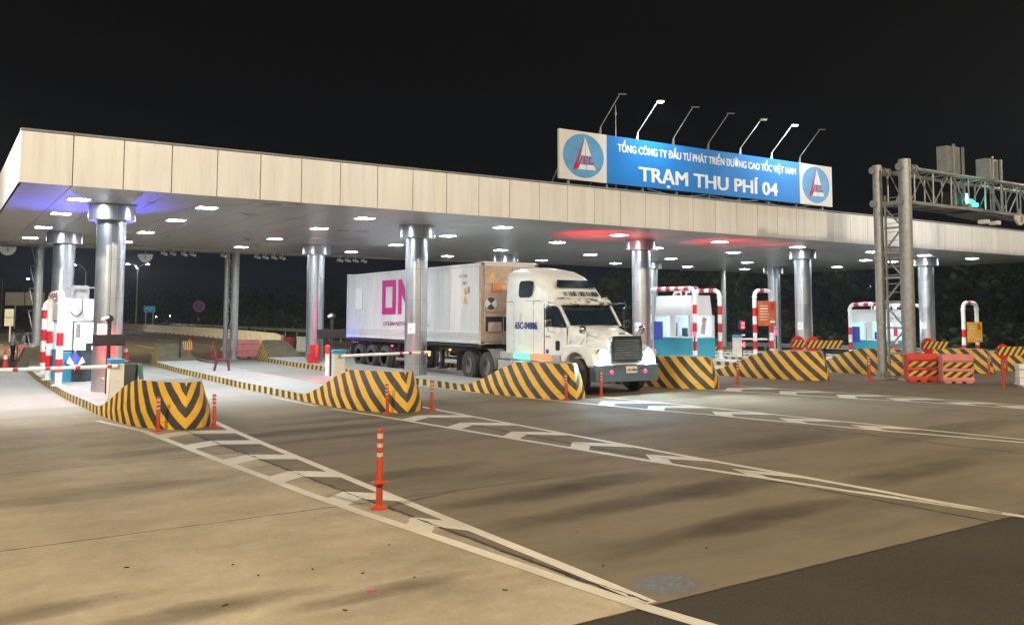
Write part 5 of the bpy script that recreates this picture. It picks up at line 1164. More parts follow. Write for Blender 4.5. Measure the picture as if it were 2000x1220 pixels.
# roof cap window and peeled lettering band
b = MB(); b.grid([[(x * 0.62, 2.86 - 0.02 + 0.00, 3.39) for x in (-1, -.5, 0, .5, 1)], [(x * 0.80, 2.60 - 0.02, 3.15) for x in (-1, -.5, 0, .5, 1)]]); o = b.build('roof_window', 'glass', tr)
for v in o.data.vertices: v.co.y -= 0.02; v.co.z += 0.045
b = MB(); random.seed(3)
for k in range(15):
    x = -0.62 + k * 0.088; hh = random.uniform(0.07, 0.15); ww = random.uniform(0.03, 0.09); y = 2.47; z = 2.955
    f = lambda t_: (2.50 - 0.06 - 0.16 * t_ / 0.16 * 0 , )
    for part in range(2):
        z0 = 2.92 + part * 0.07; z1 = z0 + hh * 0.55; yy = lambda zz: 2.35 + (zz - 2.78) / 0.24 * 0.20 - 0.055 - 0.03
        b.face([(x, yy(z0), z0), (x + ww, yy(z0), z0), (x + ww * random.uniform(.5, 1.3), yy(z1), z1), (x + 0.01, yy(z1), z1)])
b.build('peeled_lettering', 'peeled', tr, recalc=False)
b = MB(); b.grid([[(s_ * 0.94, 2.92, 3.38 - 0.0) for s_ in (-1, 1)]] * 1 + [[(s_ * 0.94, 2.92, 3.38) for s_ in (-1, 1)]]) if False else None
# mirrors
for s in (-1, 1):
    t2 = bpy.data.objects.new('side_mirror', None); COL.objects.link(t2); t2.parent = tr; t2.location = (s * 1.50, 2.0, 1.90)
    MB().box((0, 0, 0.45), (0.22, 0.09, 0.42)).build('mirror_head', 'chrome', t2, bevel=0.03, seg=3); MB().box((0, -0.0, 0.12), (0.22, 0.09, 0.18)).build('convex_mirror', 'chrome', t2, bevel=0.03, seg=3)
    MB().box((0, 0.05, 0.45), (0.19, 0.012, 0.38)).build('mirror_glass', 'glass', t2)
    MB().tube([(-s * 0.38, 0.25, 0.78), (-s * 0.02, 0.02, 0.80), (0, 0, 0.74), (0, 0, -0.02), (-s * 0.03, 0.02, -0.08), (-s * 0.36, 0.15, -0.14)], 0.016, 8).build('mirror_arm', 'chrome', t2, smooth=True)
    t3 = bpy.data.objects.new('hood_mirror', None); COL.objects.link(t3); t3.parent = tr; t3.location = (s * 0.95, 0.72, 1.62)
    MB().lathe([(0.125, 0.02), (0.12, -0.02), (0.07, -0.07), (0.0, -0.085)], (s * 0.16, 0, 0.26), n=20, axis='y').build('round_mirror', 'chrome', t3, smooth=True)
    b = MB(); b.tube([(s * .16, .01, .26), (s * .03, 0, .24), (-s * .02, 0, .12)], .012, 6)
    for q in ((0.10, 0.2, -0.18), (0.06, -0.05, -0.19), (-0.2, -0.22, 0.02)): b.tube([(-s * .02, 0, .12), (s * q[0], q[1], q[2])], 0.011, 6)
    b.build('mirror_tripod', 'galv', t3)
# skirts, tank, chassis
for s in (-1, 1):
    x1 = s * 1.20
    MB().box((s * 1.05, 3.62, 0.97), (0.34, 3.60, 0.24)).build('side_skirt', 'skirt', tr, bevel=0.03)
    b = MB(); b.box((s * 1.03, 3.3, 0.62), (0.38, 2.9, 0.44)); b.build('lower_skirt', 'skirt', tr, bevel=0.05)
    b = MB(); 
    for k in range(4): b.box((s * 1.225, 2.3 + k * 0.75, 0.63), (0.02, 0.03, 0.42))
    b.build('skirt_strap', 'galv', tr)
    MB().box((s * 0.95, 5.15, 0.62), (0.5, 0.9, 0.36)).build('battery_box', 'skirt', tr, bevel=0.03)
MB().box((-1.225, 3.98, 0.97), (0.02, 1.10, 0.20)).build('green_lit_panel', 'panel_green', tr, bevel=0.005)
MB().box((-1.225, 2.80, 0.97), (0.02, 1.20, 0.20)).build('orange_lit_panel', 'panel_orange', tr, bevel=0.005)
text_obj('panel_lettering', 'COLUMBIA', 0.95, 0.11, 'green_led', tr, (-1.238, 4.47, 0.92), rot=(pi / 2, 0, -pi / 2), bold=0.02)
lamp('AREA', 'side_green_light', (TX - 1.45, TY + 4.0, TZ + 0.72), 2.0, (0.1, 1, 0.6), 0.4, (TX - 1.2, TY + 4.0, TZ + 1.0)); lamp('AREA', 'side_orange_light', (TX - 1.45, TY + 2.8, TZ + 0.70), 3.0, (1, 0.3, 0.06), 0.4, (TX - 1.2, TY + 2.8, TZ + 1.0))
b = MB()
for s in (-1, 1): b.box((s * 0.43, 4.6, 0.88), (0.09, 8.0, 0.26))
for k in range(7): b.box((0, 1.0 + k * 1.2, 0.88), (0.8, 0.1, 0.2))
b.build('chassis_frame', 'chassis', tr)
b = MB(); b.prism([(-.5, 6.6), (.5, 6.6), (.45, 7.6), (.1, 7.7), (-.1, 7.7), (-.45, 7.6)], 1.02, 1.12); b.build('fifth_wheel', 'chassis', tr, bevel=0.02)
def wheel(parent, x, y, s, w_, rad, name='wheel', rimc='rim', z=None):
    t = bpy.data.objects.new(name, None); COL.objects.link(t); t.parent = parent; t.location = (x, y, rad if z is None else z)
    h = w_ / 2
    MB().lathe([(rad * .56, -h * .9), (rad * .80, -h), (rad * .93, -h * .92), (rad, -h * .62), (rad * 1.0, -h * .2), (rad * .985, 0), (rad, h * .2), (rad, h * .62), (rad * .93, h * .92), (rad * .80, h), (rad * .56, h * .9)], n=36, axis='x').build('tyre', 'rubber', t, smooth=True)
    o_ = -s
    MB().lathe([(rad * .57, s * h * .9), (rad * .54, s * h * .75), (rad * .50, s * h * .2), (rad * .40, s * h * (-.1)), (rad * .24, s * h * (-.05)), (rad * .22, s * h * .45), (rad * .12, s * h * .55), (0.0, s * h * .55)], n=28, axis='x').build('rim', rimc, t, smooth=True)
    b = MB()
    for k in range(10): b.lathe([(0.016, min(0, s * .04)), (0.016, max(0, s * .04))], (s * h * (-.02), rad * .32 * cos(k * pi / 5), rad * .32 * sin(k * pi / 5)), n=6, axis='x')
    b.build('wheel_nuts', 'galv_dark', t)
for s in (-1, 1):
    wheel(tr, s * 1.04, 1.05, s, 0.30, 0.515)
    for y in (6.40, 7.75): wheel(tr, s * 1.09, y, s, 0.27, 0.515); wheel(tr, s * 0.77, y, s, 0.27, 0.515, 'inner_wheel')
    b = MB(); rows = []
    for x in (s * 0.62, s * 1.24): rows.append([(x, 6.40 + 0.64 * cos(R(a)), 0.515 + 0.62 * sin(R(a))) for a in range(95, 195, 10)])
    b.grid(rows)
    rows = []
    b.build('front_mudguard', 'galv', tr)
    b = MB(); b.box((s * 0.95, 8.55, 0.62), (0.6, 0.02, 0.72)); b.build('mud_flap', 'chassis', tr)
MB().box((0, 5.35, 1.9), (0.9, 0.12, 1.3)).build('hose_rack', 'chassis', tr, bevel=0.02)
for s in (-1, 1): MB().tube([(s * 1.18, 5.15, 1.3), (s * 1.22, 5.2, 1.35), (s * 1.22, 5.2, 2.35), (s * 1.18, 5.15, 2.4)], 0.02, 8).build('grab_rail', 'chrome', tr)

# ------------------------------------------------------------------ trailer chassis and container
tl = thing('container_trailer', 'dark skeletal semi trailer with three axles carrying the white container', 'trailer', (TX, 27.0, TZ))
b = MB()
for s in (-1, 1): b.box((s * 0.47, 6.2, 1.03), (0.12, 12.3, 0.34)); b.box((s * 1.16, 6.2, 1.21), (0.08, 12.3, 0.10))
for k in range(14): b.box((0, 0.3 + k * 0.92, 1.16), (2.4, 0.09, 0.14))
b.build('chassis_frame', 'chassis', tl)
for s in (-1, 1):
    for y in (8.05, 9.43, 10.78): wheel(tl, s * 1.09, y, s, 0.27, 0.505); wheel(tl, s * 0.77, y, s, 0.27, 0.505, 'inner_wheel')
    b = MB(); b.bar((s * 0.95, 3.3, 1.0), (s * 0.95, 3.3, 0.35), 0.13); b.box((s * 0.95, 3.3, 0.3), (0.3, 0.3, 0.06)); b.build('landing_leg', 'chassis', tl)
    MB().bar((s * 1.16, 4.2, 0.50), (s * 1.16, 6.9, 0.50), 0.06, 0.12).build('side_guard', 'galv', tl)
    b = MB(); b.bar((s * 1.15, 4.4, 1.1), (s * 1.15, 4.4, .5), .05); b.bar((s * 1.15, 6.7, 1.1), (s * 1.15, 6.7, .5), .05); b.build('guard_post', 'chassis', tl)
    MB().box((s * 0.95, 5.4, 0.82), (0.4, 0.8, 0.4)).build('storage_box', 'chassis', tl, bevel=0.03)
    MB().box((s * 1.0, 11.5, 0.72), (0.55, 0.02, 0.6)).build('mud_flap', 'chassis', tl)
    for y in (2.2, 7.2): MB().box((s * 1.235, y, 1.02), (0.03, 0.09, 0.05)).build('side_lamp', 'red_led' if y > 5 else 'amber_led', tl)
MB().box((0, 12.35, 0.62), (2.3, 0.12, 0.14)).build('rear_bumper', 'galv', tl)
lamp('POINT', 'chassis_work_light', (TX - 0.9, 27.0 + 3.9, 0.75), 6, (1, 0.9, 0.6), 0.04); MB().lathe([(0.06, 0), (0.05, -0.03), (0, -0.04)], (-1.2, 3.9, 0.78), n=12, axis='x').build('work_lamp', 'amber_led', tl)
cz = 1.29
ct = thing('shipping_container', 'white refrigerated shipping container with large magenta letters', 'container', (TX, 27.0, TZ + cz))
HW, CL, CH = 1.22, 12.2, 2.86
b = MB(); b.box((0, CL / 2, CH / 2), (2 * HW - 0.04, CL - 0.10, CH - 0.12)); b.build('box_wall', 'container', ct)
b = MB()
for s in (-1, 1):
    for zz, hh in ((0.06, 0.12), (0.20, 0.05), (0.29, 0.045), (0.37, 0.03), (CH - 0.05, 0.10)): b.box((s * (HW - 0.012), CL / 2, zz), (0.06, CL - 0.02, hh))
for y in (0.05, CL - 0.05):
    b.box((0, y, 0.06), (2 * HW, 0.1, 0.14)); b.box((0, y, CH - 0.06), (2 * HW, 0.1, 0.12))
b.build('rail', 'container', ct, bevel=0.012)
for s in (-1, 1):
    for y in (0.07, CL - 0.07): MB().box((s * (HW - 0.06), y, CH / 2), (0.13, 0.15, CH + 0.01)).build('corner_post', 'container_front' if y < 1 else 'container', ct, bevel=0.012)
    for y in (0.09, CL - 0.09):
        for z in (0.03, CH - 0.03): MB().box((s * (HW - 0.075), y, z), (0.17, 0.19, 0.13)).build('corner_casting', 'container_front' if y < 1 else 'container', ct, bevel=0.015)
b = MB()
for k in range(14): b.box((-HW + 0.018, 0.6 + k * 0.85, 1.6), (0.006, 0.010, 2.25))
b.build('panel_joint', 'container', ct)
# machinery at the front end
MB().box((0, -0.015, CH / 2), (2 * HW - 0.24, 0.05, CH - 0.2)).build('front_frame', 'reefer_pink', ct)
b = MB(); b.box((-0.62, -0.06, 2.42), (1.0, 0.06, 0.62)); b.box((0.55, -0.06, 2.42), (1.0, 0.06, 0.62)); b.box((-0.62, -0.06, 1.38), (1.0, 0.08, 0.52)); b.box((0.55, -0.06, 1.62), (0.98, 0.08, 1.0)); b.box((0, -0.05, 0.22), (2.1, 0.06, 0.30)); b.box((-0.62, -0.06, 1.02), (1.0, 0.06, 0.12)); b.build('access_panel', 'container_front', ct, bevel=0.015)
MB().box((-0.05, -0.035, 0.72), (2.0, 0.04, 0.56)).build('machine_recess', 'black_metal', ct)
b = MB(); b.box((-0.72, -0.10, 0.60), (0.5, 0.16, 0.34)); b.lathe([(0.2, -0.3), (0.2, 0.3)], (0.2, -0.08, 0.62), n=18, axis='x'); b.build('compressor', 'reefer_pink', ct, bevel=0.02)
b = MB(); b.lathe([(0.24, -0.115), (0.24, -0.10)], (-0.88, 0, 1.42), n=24, axis='y'); b.build('fan_disc', 'white_clean', ct)
b = MB()
for a0 in (40, 220): b.prism([(-0.88, 1.42)] + [(-0.88 + 0.225 * cos(R(a0 + a)), 1.42 + 0.225 * sin(R(a0 + a))) for a in range(0, 101, 12)], -0.122, -0.116, 'y')
b.build('fan_blade', 'dark_text', ct)
MB().box((-0.62, -0.10, 1.98), (0.40, 0.02, 0.32)).build('warning_label', 'orange_label', ct)
b = MB(); b.prism([(-0.95, 2.32), (-0.70, 2.32), (-0.825, 2.55)], -0.10, -0.092, 'y'); b.build('warning_triangle', 'yellow_label', ct)
MB().box((0, 0.05, CH + 0.03), (2 * HW - 0.2, 0.16, 0.05)).build('roof_edge_strip', 'white_clean', ct)
# lettering on the side
xo = -HW + 0.005 - 0.012
b = MB(); st = 0.29
def rc(y0, y1, z0, z1): b.box((xo, (y0 + y1) / 2, (z0 + z1) / 2), (0.012, abs(y1 - y0), z1 - z0))
oz = TZ + cz; Z_0, Z_1 = 2.44 - oz, 3.88 - oz; oy = 27.0
O0, O1 = 35.26 - oy, 33.95 - oy
rc(O0, O0 - st, Z_0, Z_1); rc(O1 + st, O1, Z_0, Z_1); rc(O0 - st, O1 + st, Z_0, Z_0 + st * .95); rc(O0 - st, O1 + st, Z_1 - st * .95, Z_1)
N0, N1 = 33.68 - oy, 32.36 - oy
rc(N0, N0 - .28, Z_0, Z_1); rc(N1 + .28, N1, Z_0, Z_1); b.prism([(N0 - .28, Z_1), (N0 - .28, Z_1 - .55), (N1 + .28, Z_0), (N1 + .28, Z_0 + .55)], xo - 0.006, xo + 0.006, 'x')
E0, E1 = 32.15 - oy, 31.10 - oy
rc(E0, E0 - .28, Z_0, Z_1); rc(E0 - .28, E1, Z_0, Z_0 + .28); rc(E0 - .28, E1, Z_1 - .28, Z_1); rc(E0 - .28, E1 + .12, (Z_0 + Z_1) / 2 - .13, (Z_0 + Z_1) / 2 + .13)
b.build('large_lettering', 'magenta', ct)
text_obj('small_lettering', 'OCEAN NETWORK EXPRESS', 4.12, 0.175, 'purple_text', ct, (xo - 0.003, 35.10 - oy, 1.965 - oz), rot=(pi / 2, 0, -pi / 2), bold=0.0)
text_obj('number_lettering', 'CU 7361', 0.62, 0.11, 'grey_text', ct, (xo - 0.003, 1.60, 2.38), rot=(pi / 2, 0, -pi / 2), bold=0.0)
text_obj('number_lettering', '45R1', 0.26, 0.10, 'grey_text', ct, (xo - 0.003, 1.30, 2.12), rot=(pi / 2, 0, -pi / 2), bold=0.0)
b = MB(); b.box((xo, 1.12, 1.88), (0.01, 0.12, 0.20)); b.prism([(1.25, 1.44), (0.98, 1.44), (1.115, 1.72)], xo - .006, xo + .004, 'x'); b.build('warning_label', 'yellow_label', ct)
MB().box((xo, 0.88, 1.92), (0.01, 0.10, 0.22)).build('grey_label', 'grey_text', ct)
b = MB(); b.box((xo, 10.75, 1.75), (0.012, 0.78, 0.95)); b.build('repair_panel', 'white_clean', ct)
b = MB(); b.box((xo - .006, 10.72, 1.68), (0.012, 0.42, 0.54)); b.build('vent_cover', 'white_clean', ct, bevel=0.004)
text_obj('rail_lettering', 'MAERSK'[:0] or '40 REEFER', 0.75, 0.07, 'dark_text', ct, (-HW - 0.022, 1.0, CH - 0.085), rot=(pi / 2, 0, -pi / 2), bold=0.01) if False else None
# blue glow under the container rear
lamp('AREA', 'blue_flash_light', (TX - 1.6, 38.6, 1.0), 14, (0.12, 0.14, 1), 0.25, (TX - 1.2, 38.6, 1.6)); lamp('SPOT', 'blue_flash_light', (7.6, 42.0, 1.2), 60, (0.16, 0.12, 1), 0.1, (8.5, 44.3, 0.2), 40)

# ------------------------------------------------------------------ background
jw = thing('concrete_barrier_wall', 'long pale concrete median wall running away behind the toll lanes', 'wall', (0, 0, 0))
pts = [(18.9, 56.3), (19.6, 58.5), (21.2, 65), (22.6, 78), (23.4, 92), (23.6, 110), (23.2, 140), (22.4, 180), (21.5, 240)]
b = MB(); rows = []
for i, p in enumerate(pts):
    a = pts[max(0, i - 1)]; c = pts[min(len(pts) - 1, i + 1)]; d = Vector((c[0] - a[0], c[1] - a[1])).normalized(); n_ = Vector((-d.y, d.x)); z0 = gz(p[0]) - 0.02
    rows.append([(p[0] + n_.x * o, p[1] + n_.y * o, z0 + z) for o, z in ((0.32, 0), (0.30, 0.12), (0.16, 0.32), (0.10, 0.92), (-0.10, 0.92), (-0.16, 0.32), (-0.30, 0.12), (-0.32, 0))])
b.grid(rows); b.cap(rows[0], 0, True); b.build('wall', 'jersey', jw)
b = MB()
for k in range(26):
    f = 0.5 + k * 2.3; 
    acc = 0
    for a, c in zip(pts, pts[1:]):
        L_ = hypot(c[0] - a[0], c[1] - a[1])
        if acc + L_ > f: q = (f - acc) / L_; b.box((a[0] + (c[0] - a[0]) * q - 0.34, a[1] + (c[1] - a[1]) * q, gz(20) + 0.08), (0.06, 0.1, 0.16)); break
        acc += L_
b.build('reflector', 'dark_text', jw)
def guardrail(pts, lab, h=0.75, zoff=None):
    t = thing('guardrail', lab, 'guardrail', (pts[0][0], pts[0][1], gz(pts[0][0]))); ox, oy_, ozz = t.location
    P = []
    for a, c in zip(pts, pts[1:]):
        L_ = hypot(c[0] - a[0], c[1] - a[1]); n = max(1, int(L_ / 4))
        for k in range(n): P.append((a[0] + (c[0] - a[0]) * k / n, a[1] + (c[1] - a[1]) * k / n))
    P.append(pts[-1])
    zf = lambda p: (gz(p[0]) if zoff is None else zoff) - ozz
    b = MB(); rows = []
    for i, p in enumerate(P):
        a = P[max(0, i - 1)]; c = P[min(len(P) - 1, i + 1)]; d = Vector((c[0] - a[0], c[1] - a[1])).normalized(); n_ = Vector((-d.y, d.x))
        rows.append([(p[0] - ox + n_.x * o, p[1] - oy_ + n_.y * o, zf(p) + h + z) for o, z in ((0, 0), (.07, -.04), (.07, -.10), (.0, -.155), (.07, -.21), (.07, -.27), (0, -.31))])
    b.grid(rows); b.build('rail', 'galv', t, smooth=False)
    b = MB()
    for p in P[::1][:60]: b.box((p[0] - ox - 0.08, p[1] - oy_, zf(p) + h / 2 - 0.1), (0.12, 0.12, h + 0.2))
    b.build('posts', 'galv', t); return t
guardrail([(52.3, 14), (52.2, 36), (51.5, 50), (50.5, 66), (51, 90)], 'steel guardrail along the grass verge behind the toll lanes at the right')
guardrail([(26.5, 60), (29.5, 80), (31, 105), (31, 150), (29, 240)], 'steel guardrail in shade beyond the median wall', 0.85)
guardrail([(-1.9, 50), (-1.2, 70), (-2.6, 95), (-6, 130)], 'steel guardrail on the left verge at the picture edge', 0.8)
sheet('grass_verge', [50.0, 51.5, 90], [5, 140], 0.012, 'grass')
b = MB(); b.grid([[(-16, 47.5, gz(-1) + 0.03), (-1.6, 47.5, gz(-1) + 0.03)], [(-16, 200, 0), (-1.6, 200, 0.0)]]); struct(b.build('left_verge', 'grass', recalc=False))
b = MB(); b.grid([[(23.9, 57, gz(24) + 0.03), (50, 57, 0.03)], [(23.9, 400, gz(24) + 0.03), (60, 400, 0.03)]]); struct(b.build('median_verge', 'grass', recalc=False))

# grass tufts on the right verge, loose low plants
def tufts(name, n, fx, h, mt, lab=None):
    b = MB(); random.seed(11)
    for _ in range(n):
        x, y = fx(); z = gz(x) + 0.01
        for k in range(3):
            a = random.random() * 2 * pi; l_ = h * random.uniform(.5, 1.3); dx, dy = cos(a) * l_ * .4, sin(a) * l_ * .4; w_ = 0.03 + h * 0.05
            b.face([(x - sin(a) * w_, y + cos(a) * w_, z), (x + sin(a) * w_, y - cos(a) * w_, z), (x + dx, y + dy, z + l_)])
    o = b.build(name, mt, recalc=False); return struct(o, 'stuff')
g_ = tufts('grass_blades', 5200, lambda: (random.uniform(50.4, 60), random.uniform(22, 75)), 0.28, 'grass'); g_['label'] = 'grass growing along the guardrail verge at the right'; g_['category'] = 'grass'

# dark wood behind the road: many leaf clumps around trunks
def wood(name, line, n_tr, hmin, hmax, lab, seed, leaf=0.42, cl=34):
    rs = random.Random(seed); b = MB()
    for i in range(n_tr):
        f = (i + rs.random()) / n_tr; k = f * (len(line) - 1); j = min(int(k), len(line) - 2); q = k - j
        x = line[j][0] + (line[j + 1][0] - line[j][0]) * q + rs.uniform(-4, 9); y = line[j][1] + (line[j + 1][1] - line[j][1]) * q + rs.uniform(-4, 5)
        H_ = rs.uniform(hmin, hmax); zg = -0.4
        b.tube([(x, y, zg), (x + rs.uniform(-.3, .3), y, zg + H_ * .8)], 0.15, 6, 1, rads=[0.16, 0.05])
        for c in range(cl):
            u = rs.random(); zc_ = zg + H_ * (0.12 + 0.88 * u); sp = 2.4 * (1 - abs(u - .45) * 1.25) + 0.5
            cx, cy = x + rs.gauss(0, sp * .55), y + rs.gauss(0, sp * .55); r0 = rs.uniform(.5, 1.1)
            for l_ in range(9):
                px_, py_, pz_ = cx + rs.gauss(0, r0 * .55), cy + rs.gauss(0, r0 * .55), zc_ + rs.gauss(0, r0 * .4); a = rs.random() * 6.28; e_ = rs.uniform(-.9, .9); s_ = leaf * rs.uniform(.5, 1.2)
                ux, uy, uz = cos(a) * s_, sin(a) * s_, e_ * s_ * .6; vx, vy, vz = -sin(a) * s_ * .5, cos(a) * s_ * .5, s_ * .5
                b.face([(px_ - ux, py_ - uy, pz_ - uz), (px_ + vx, py_ + vy, pz_ + vz), (px_ + ux, py_ + uy, pz_ + uz), (px_ - vx, py_ - vy, pz_ - vz)])
    o = b.build(name, ['foliage', 'bark'], recalc=False); o['label'] = lab; o['category'] = 'woodland'; return struct(o, 'stuff')
wood('woodland', [(40, 230), (48, 170), (52, 120), (57, 92), (62, 66), (66, 44), (66, 26), (70, 8)], 120, 5.0, 9.0, 'dark leafy wood behind the guardrail, fading into the night', 5)
wood('roadside_bushes', [(30, 200), (34, 130), (35, 96), (38, 78), (47, 64), (56, 48), (57, 30), (58, 12)], 70, 1.2, 3.6, 'low dark bushes along the verge beyond the median wall', 9, 0.30, 16)
wood('left_woodland', [(-60, 190), (-22, 170), (4, 240), (24, 300), (60, 300)], 60, 6, 11, 'dark trees far behind the road at the left', 15, 0.6, 26)

# street lamps, distant signs
def street_lamp(x, y, h, arms, lab, power=0, first={}):
    t = thing('street_lamp', lab, 'street lamp', (x, y, 0), -YAW, 'street lamps along the road behind')
    MB().tube([(0, 0, 0), (0, 0, h - 1.0)], 0.1, 10, rads=[0.16, 0.09]).build('pole', 'galv', t, smooth=True)
    for s in arms:
        P = [(s * 0.0, 0, h - 1.0), (s * 0.25, 0, h - 0.55), (s * 0.8, 0, h - 0.1), (s * 1.45, 0, h)]
        MB().tube(P, 0.05, 8).build('arm', 'galv', t, smooth=True); MB().box((s * 1.6, 0, h), (0.6, 0.25, 0.14)).build('lamp_head', 'galv_dark', t, bevel=0.03)
        MB().box((s * 1.6, -0.02, h - 0.09), (0.46, 0.24, 0.10)).build('lens', 'lens', t)
    return t
street_lamp(27.45, 154, 10.6, (-1, 1), 'lit double armed street lamp seen just right of the far left column', 1)
lamp('SPOT', 'street_lamp_light', (27.4, 154, 10.3), 3500, (0.95, 0.97, 1.0), 0.3, (20, 140, 0), 140)
street_lamp(16.5, 128, 8.9, (-1,), 'lit street lamp between the two far left columns')
street_lamp(10.5, 190, 9.4, (-1,), 'small distant lit street lamp left of the rear left column')
street_lamp(7.2, 265, 9.6, (-1,), 'tiny distant lit street lamp just right of the rear gantry post')
street_lamp(18.0, 215, 10.0, (-1,), 'small distant lit lamp behind the left booth')
lamp('SPOT', 'street_lamp_light', (15, 128, 8.7), 1800, (0.95, 0.97, 1.0), 0.3, (12, 110, 0), 140)
for i, (px, py, dist) in enumerate(((3, 594, 300), (14, 589, 330), (308, 616, 330), (333, 615, 340), (356, 614, 350))):
    a = YAW + math.atan((px - 1000) / F_PX); X_, Y_ = dist * sin(a), dist * cos(a); z = 2.4 + (612.5 - py) / F_PX * dist
    t = thing('distant_lamp', ['tiny distant lamp at the left picture edge, lower one', 'tiny distant lamp near the left picture edge, upper one', 'tiny distant lamp just right of the blue road sign', 'tiny distant lamp, middle of the three beside the no stopping sign', 'tiny distant lamp nearest the no stopping sign'][i], 'street lamp', (X_, Y_, z), 0, 'tiny lamps far along the road')
    MB().lathe([(0.0, -0.22), (0.28, -0.1), (0.28, 0.1), (0.0, 0.22)], n=10).build('lens', 'lens', t); MB().tube([(0, 0.1, -z - .3), (0, 0.1, 0)], 0.06, 6).build('pole', 'galv', t)
def far_sign(x, y, z0, z1, wd, mt, lab, posts, cat='road sign', yaw=-YAW * 0.7, two=False, rows=()):
    t = thing('road_sign', lab, cat, (x, y, gz(x)), yaw); g = gz(x)
    MB().box((0, 0, (z0 + z1) / 2 - g), (wd, 0.06, z1 - z0)).build('panel', mt, t, bevel=0.02)
    if two: MB().box((0, -0.035, (z0 + z1) / 2 - g), (wd if two == 'h' else 0.12, 0.02, 0.05 if two == 'h' else z1 - z0 + .1)).build('divider', 'dark_text', t)
    b = MB()
    for r in rows: b.box((r[0], -0.04, r[1] - g), (r[2], 0.02, r[3]))
    if rows: b.build('lettering', 'white_clean', t)
    for px_ in posts: MB().lathe([(0.07, 0), (0.07, z0 - g)], (px_, 0.05, 0), n=8).build('post', 'white_paint', t)
    return t
far_sign(28.7, 150, 2.75, 3.72, 1.75, 'sign_cyan', 'small blue road sign on two posts beyond the median wall', (-.55, .55), rows=((-.35, 3.4, .5, .08), (.3, 3.42, .3, .08), (.1, 3.1, .4, .07)))
ns = thing('no_stopping_sign', 'round red and blue no stopping sign on a striped post beyond the median wall', 'road sign', (36.3, 150, gz(36)), -YAW * .7)
b = MB(); b.lathe([(0.95, -0.03), (0.95, 0.03)], (0, 0, 3.65), n=32, axis='y'); b.build('red_disc', 'fire_red', ns); b = MB(); b.lathe([(0.70, -0.05), (0.70, -0.02)], (0, 0, 3.65), n=32, axis='y'); b.build('blue_disc', 'poster_blue', ns)
b = MB(); b.bar((-.5, -.07, 3.15), (.5, -.07, 4.15), .16, .02); b.bar((-.5, -.07, 4.15), (.5, -.07, 3.15), .16, .02); b.build('red_cross', 'fire_red', ns)
MB().lathe([(0.06, -1), (0.06, 0.6), (0.06, 1.2), (0.06, 1.8), (0.06, 2.7)], n=8, mats=[0, 1, 0, 1]).build('post', ['white_paint', 'dark_text'], ns)
far_sign(10.5, 140, 3.6, 5.4, 5.0, 'sign_cream', 'large pale billboard sign behind the far left gantry post', (-1.2,), two='v')
far_sign(5.6, 90, 1.35, 2.85, 0.75, 'sign_cream', 'narrow pale board in two halves at the left picture edge', (0.1,), two='h')
jb = thing('concrete_block', 'mossy pale concrete barrier block at the far left beside the pink barrier', 'concrete block', (3.2, 44.8, gz(3.2)))
MB().prism([(-0.2, 0), (2.2, 0), (2.1, 0.95), (0.25, 1.0)], -0.3, 0.6, 'y').build('block', 'moss_concrete', jb, bevel=0.03); MB().tube([(0.95, -0.5, 0), (0.95, -0.5, 1.1)], 0.05, 8).build('post', 'black_metal', jb)

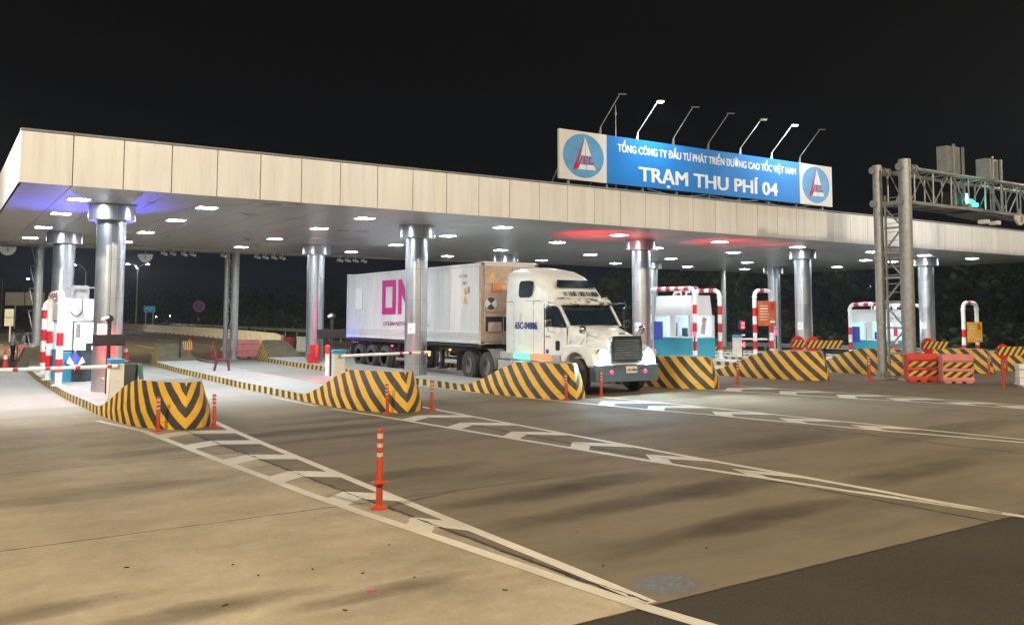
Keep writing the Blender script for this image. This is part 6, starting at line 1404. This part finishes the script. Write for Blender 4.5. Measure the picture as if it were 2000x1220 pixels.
# ------------------------------------------------------------------ two people far left
def person(x, y, rz, lab, hgt_=1.62, bag=True, hold=False):
    t = thing('person', lab, 'person', (x, y, gz(x)), rz, 'people standing at the far left'); k = hgt_ / 1.7
    V = []; E = []; Rr_ = []
    def chain(ps, rs, root=None):
        pv = root
        for p, r in zip(ps, rs):
            V.append((p[0] * k, p[1] * k, p[2] * k)); Rr_.append(r * k); i = len(V) - 1
            if pv is not None: E.append((pv, i))
            pv = i
        return pv
    pel = chain([(0, 0, 0.93)], [0.15]); ch_ = chain([(0, 0, 1.12), (0, .01, 1.30), (0, .01, 1.42)], [.14, .155, .10], pel); neck = chain([(0, 0, 1.49), (0, -.01, 1.57), (0, -.01, 1.66)], [.055, .095, .085], ch_)
    for s in (-1, 1):
        chain([(s * .1, 0, .86), (s * .11, -.01, .48), (s * .12, .02, .09), (s * .13, -.12, .03)], [.10, .065, .045, .04], pel)
        e_ = [(s * .19, 0, 1.40), (s * .25, .02, 1.14), (s * .17, -.22, 1.05)] if s > 0 or hold else [(s * .19, 0, 1.40), (s * .25, .02, 1.12), (s * .25, -.06, .88)]
        h_ = chain(e_, [.06, .045, .03], ch_); wr = e_[-1]; dv = Vector(e_[-1]) - Vector(e_[-2]); dv.normalize()
        pm = tuple(Vector(wr) + dv * .06); pi_ = chain([pm], [.03], h_)
        for f_ in range(4): chain([tuple(Vector(pm) + dv * .05 + Vector((0.016 * (f_ - 1.5), 0, -0.012))), tuple(Vector(pm) + dv * (.085 - .008 * abs(f_ - 1.5)) + Vector((0.018 * (f_ - 1.5), 0, -0.03)))], [.010, .008], pi_)
        chain([tuple(Vector(pm) + dv * .01 + Vector((-s * .035, 0, .01))), tuple(Vector(pm) + dv * .045 + Vector((-s * .05, 0, 0)))], [.011, .009], pi_)
    me = bpy.data.meshes.new('body'); me.from_pydata(V, E, []); o = bpy.data.objects.new('body', me); COL.objects.link(o)
    sk = o.modifiers.new('s', 'SKIN'); 
    for i, r in enumerate(Rr_): me.skin_vertices[0].data[i].radius = (r, r * .85)
    me.skin_vertices[0].data[0].use_root = True
    o.modifiers.new('d', 'SUBSURF').levels = 1
    dg = bpy.context.evaluated_depsgraph_get(); m2 = bpy.data.meshes.new_from_object(o.evaluated_get(dg)); bpy.data.objects.remove(o, do_unlink=True)
    for mt in ('skin', 'shirt', 'trousers'): m2.materials.append(M(mt))
    for p in m2.polygons:
        z = p.center.z / k; ax = abs(p.center.x) / k
        p.material_index = 0 if z > 1.47 else (2 if z < .92 and ax < .2 else (1 if (z > 1.10 or ax < .2) else 0)); p.use_smooth = True
    bo = bpy.data.objects.new('body', m2); COL.objects.link(bo); bo.parent = t
    b = MB(); b.lathe([(0.085, 1.60), (0.105, 1.66), (0.095, 1.73), (0.05, 1.77), (0, 1.78)], n=14); q = b.build('hair', 'hair', t, smooth=True); q.scale = (k, k, k)
    if bag: MB().box((0.02, 0.20, 1.22), (0.30, 0.18, 0.42)).build('backpack', 'black_metal', t, bevel=0.05, seg=3)
person(3.55, 53.4, R(60), 'person in light grey shirt and dark trousers standing beyond the pink barrier, facing right', bag=False, hold=True)
person(4.05, 52.2, R(-140), 'person in grey shirt with black backpack, standing beside the first person at the far left')

# ------------------------------------------------------------------ thin night haze around the lamps
hz = bpy.data.materials.new('haze'); hz.use_nodes = True; hn = hz.node_tree; hn.nodes.clear()
ho = hn.nodes.new('ShaderNodeOutputMaterial'); hv = hn.nodes.new('ShaderNodeVolumePrincipled'); hn.links.new(hv.outputs[0], ho.inputs['Volume'])
hv.inputs['Color'].default_value = (0.86, 0.92, 1.0, 1); hv.inputs['Density'].default_value = 0.00045; hv.inputs['Anisotropy'].default_value = 0.55
MT['haze'] = hz
hb = MB(); hb.box((40, 130, 7.6), (320, 400, 18.0)); struct(hb.build('haze', 'haze'), 'stuff')
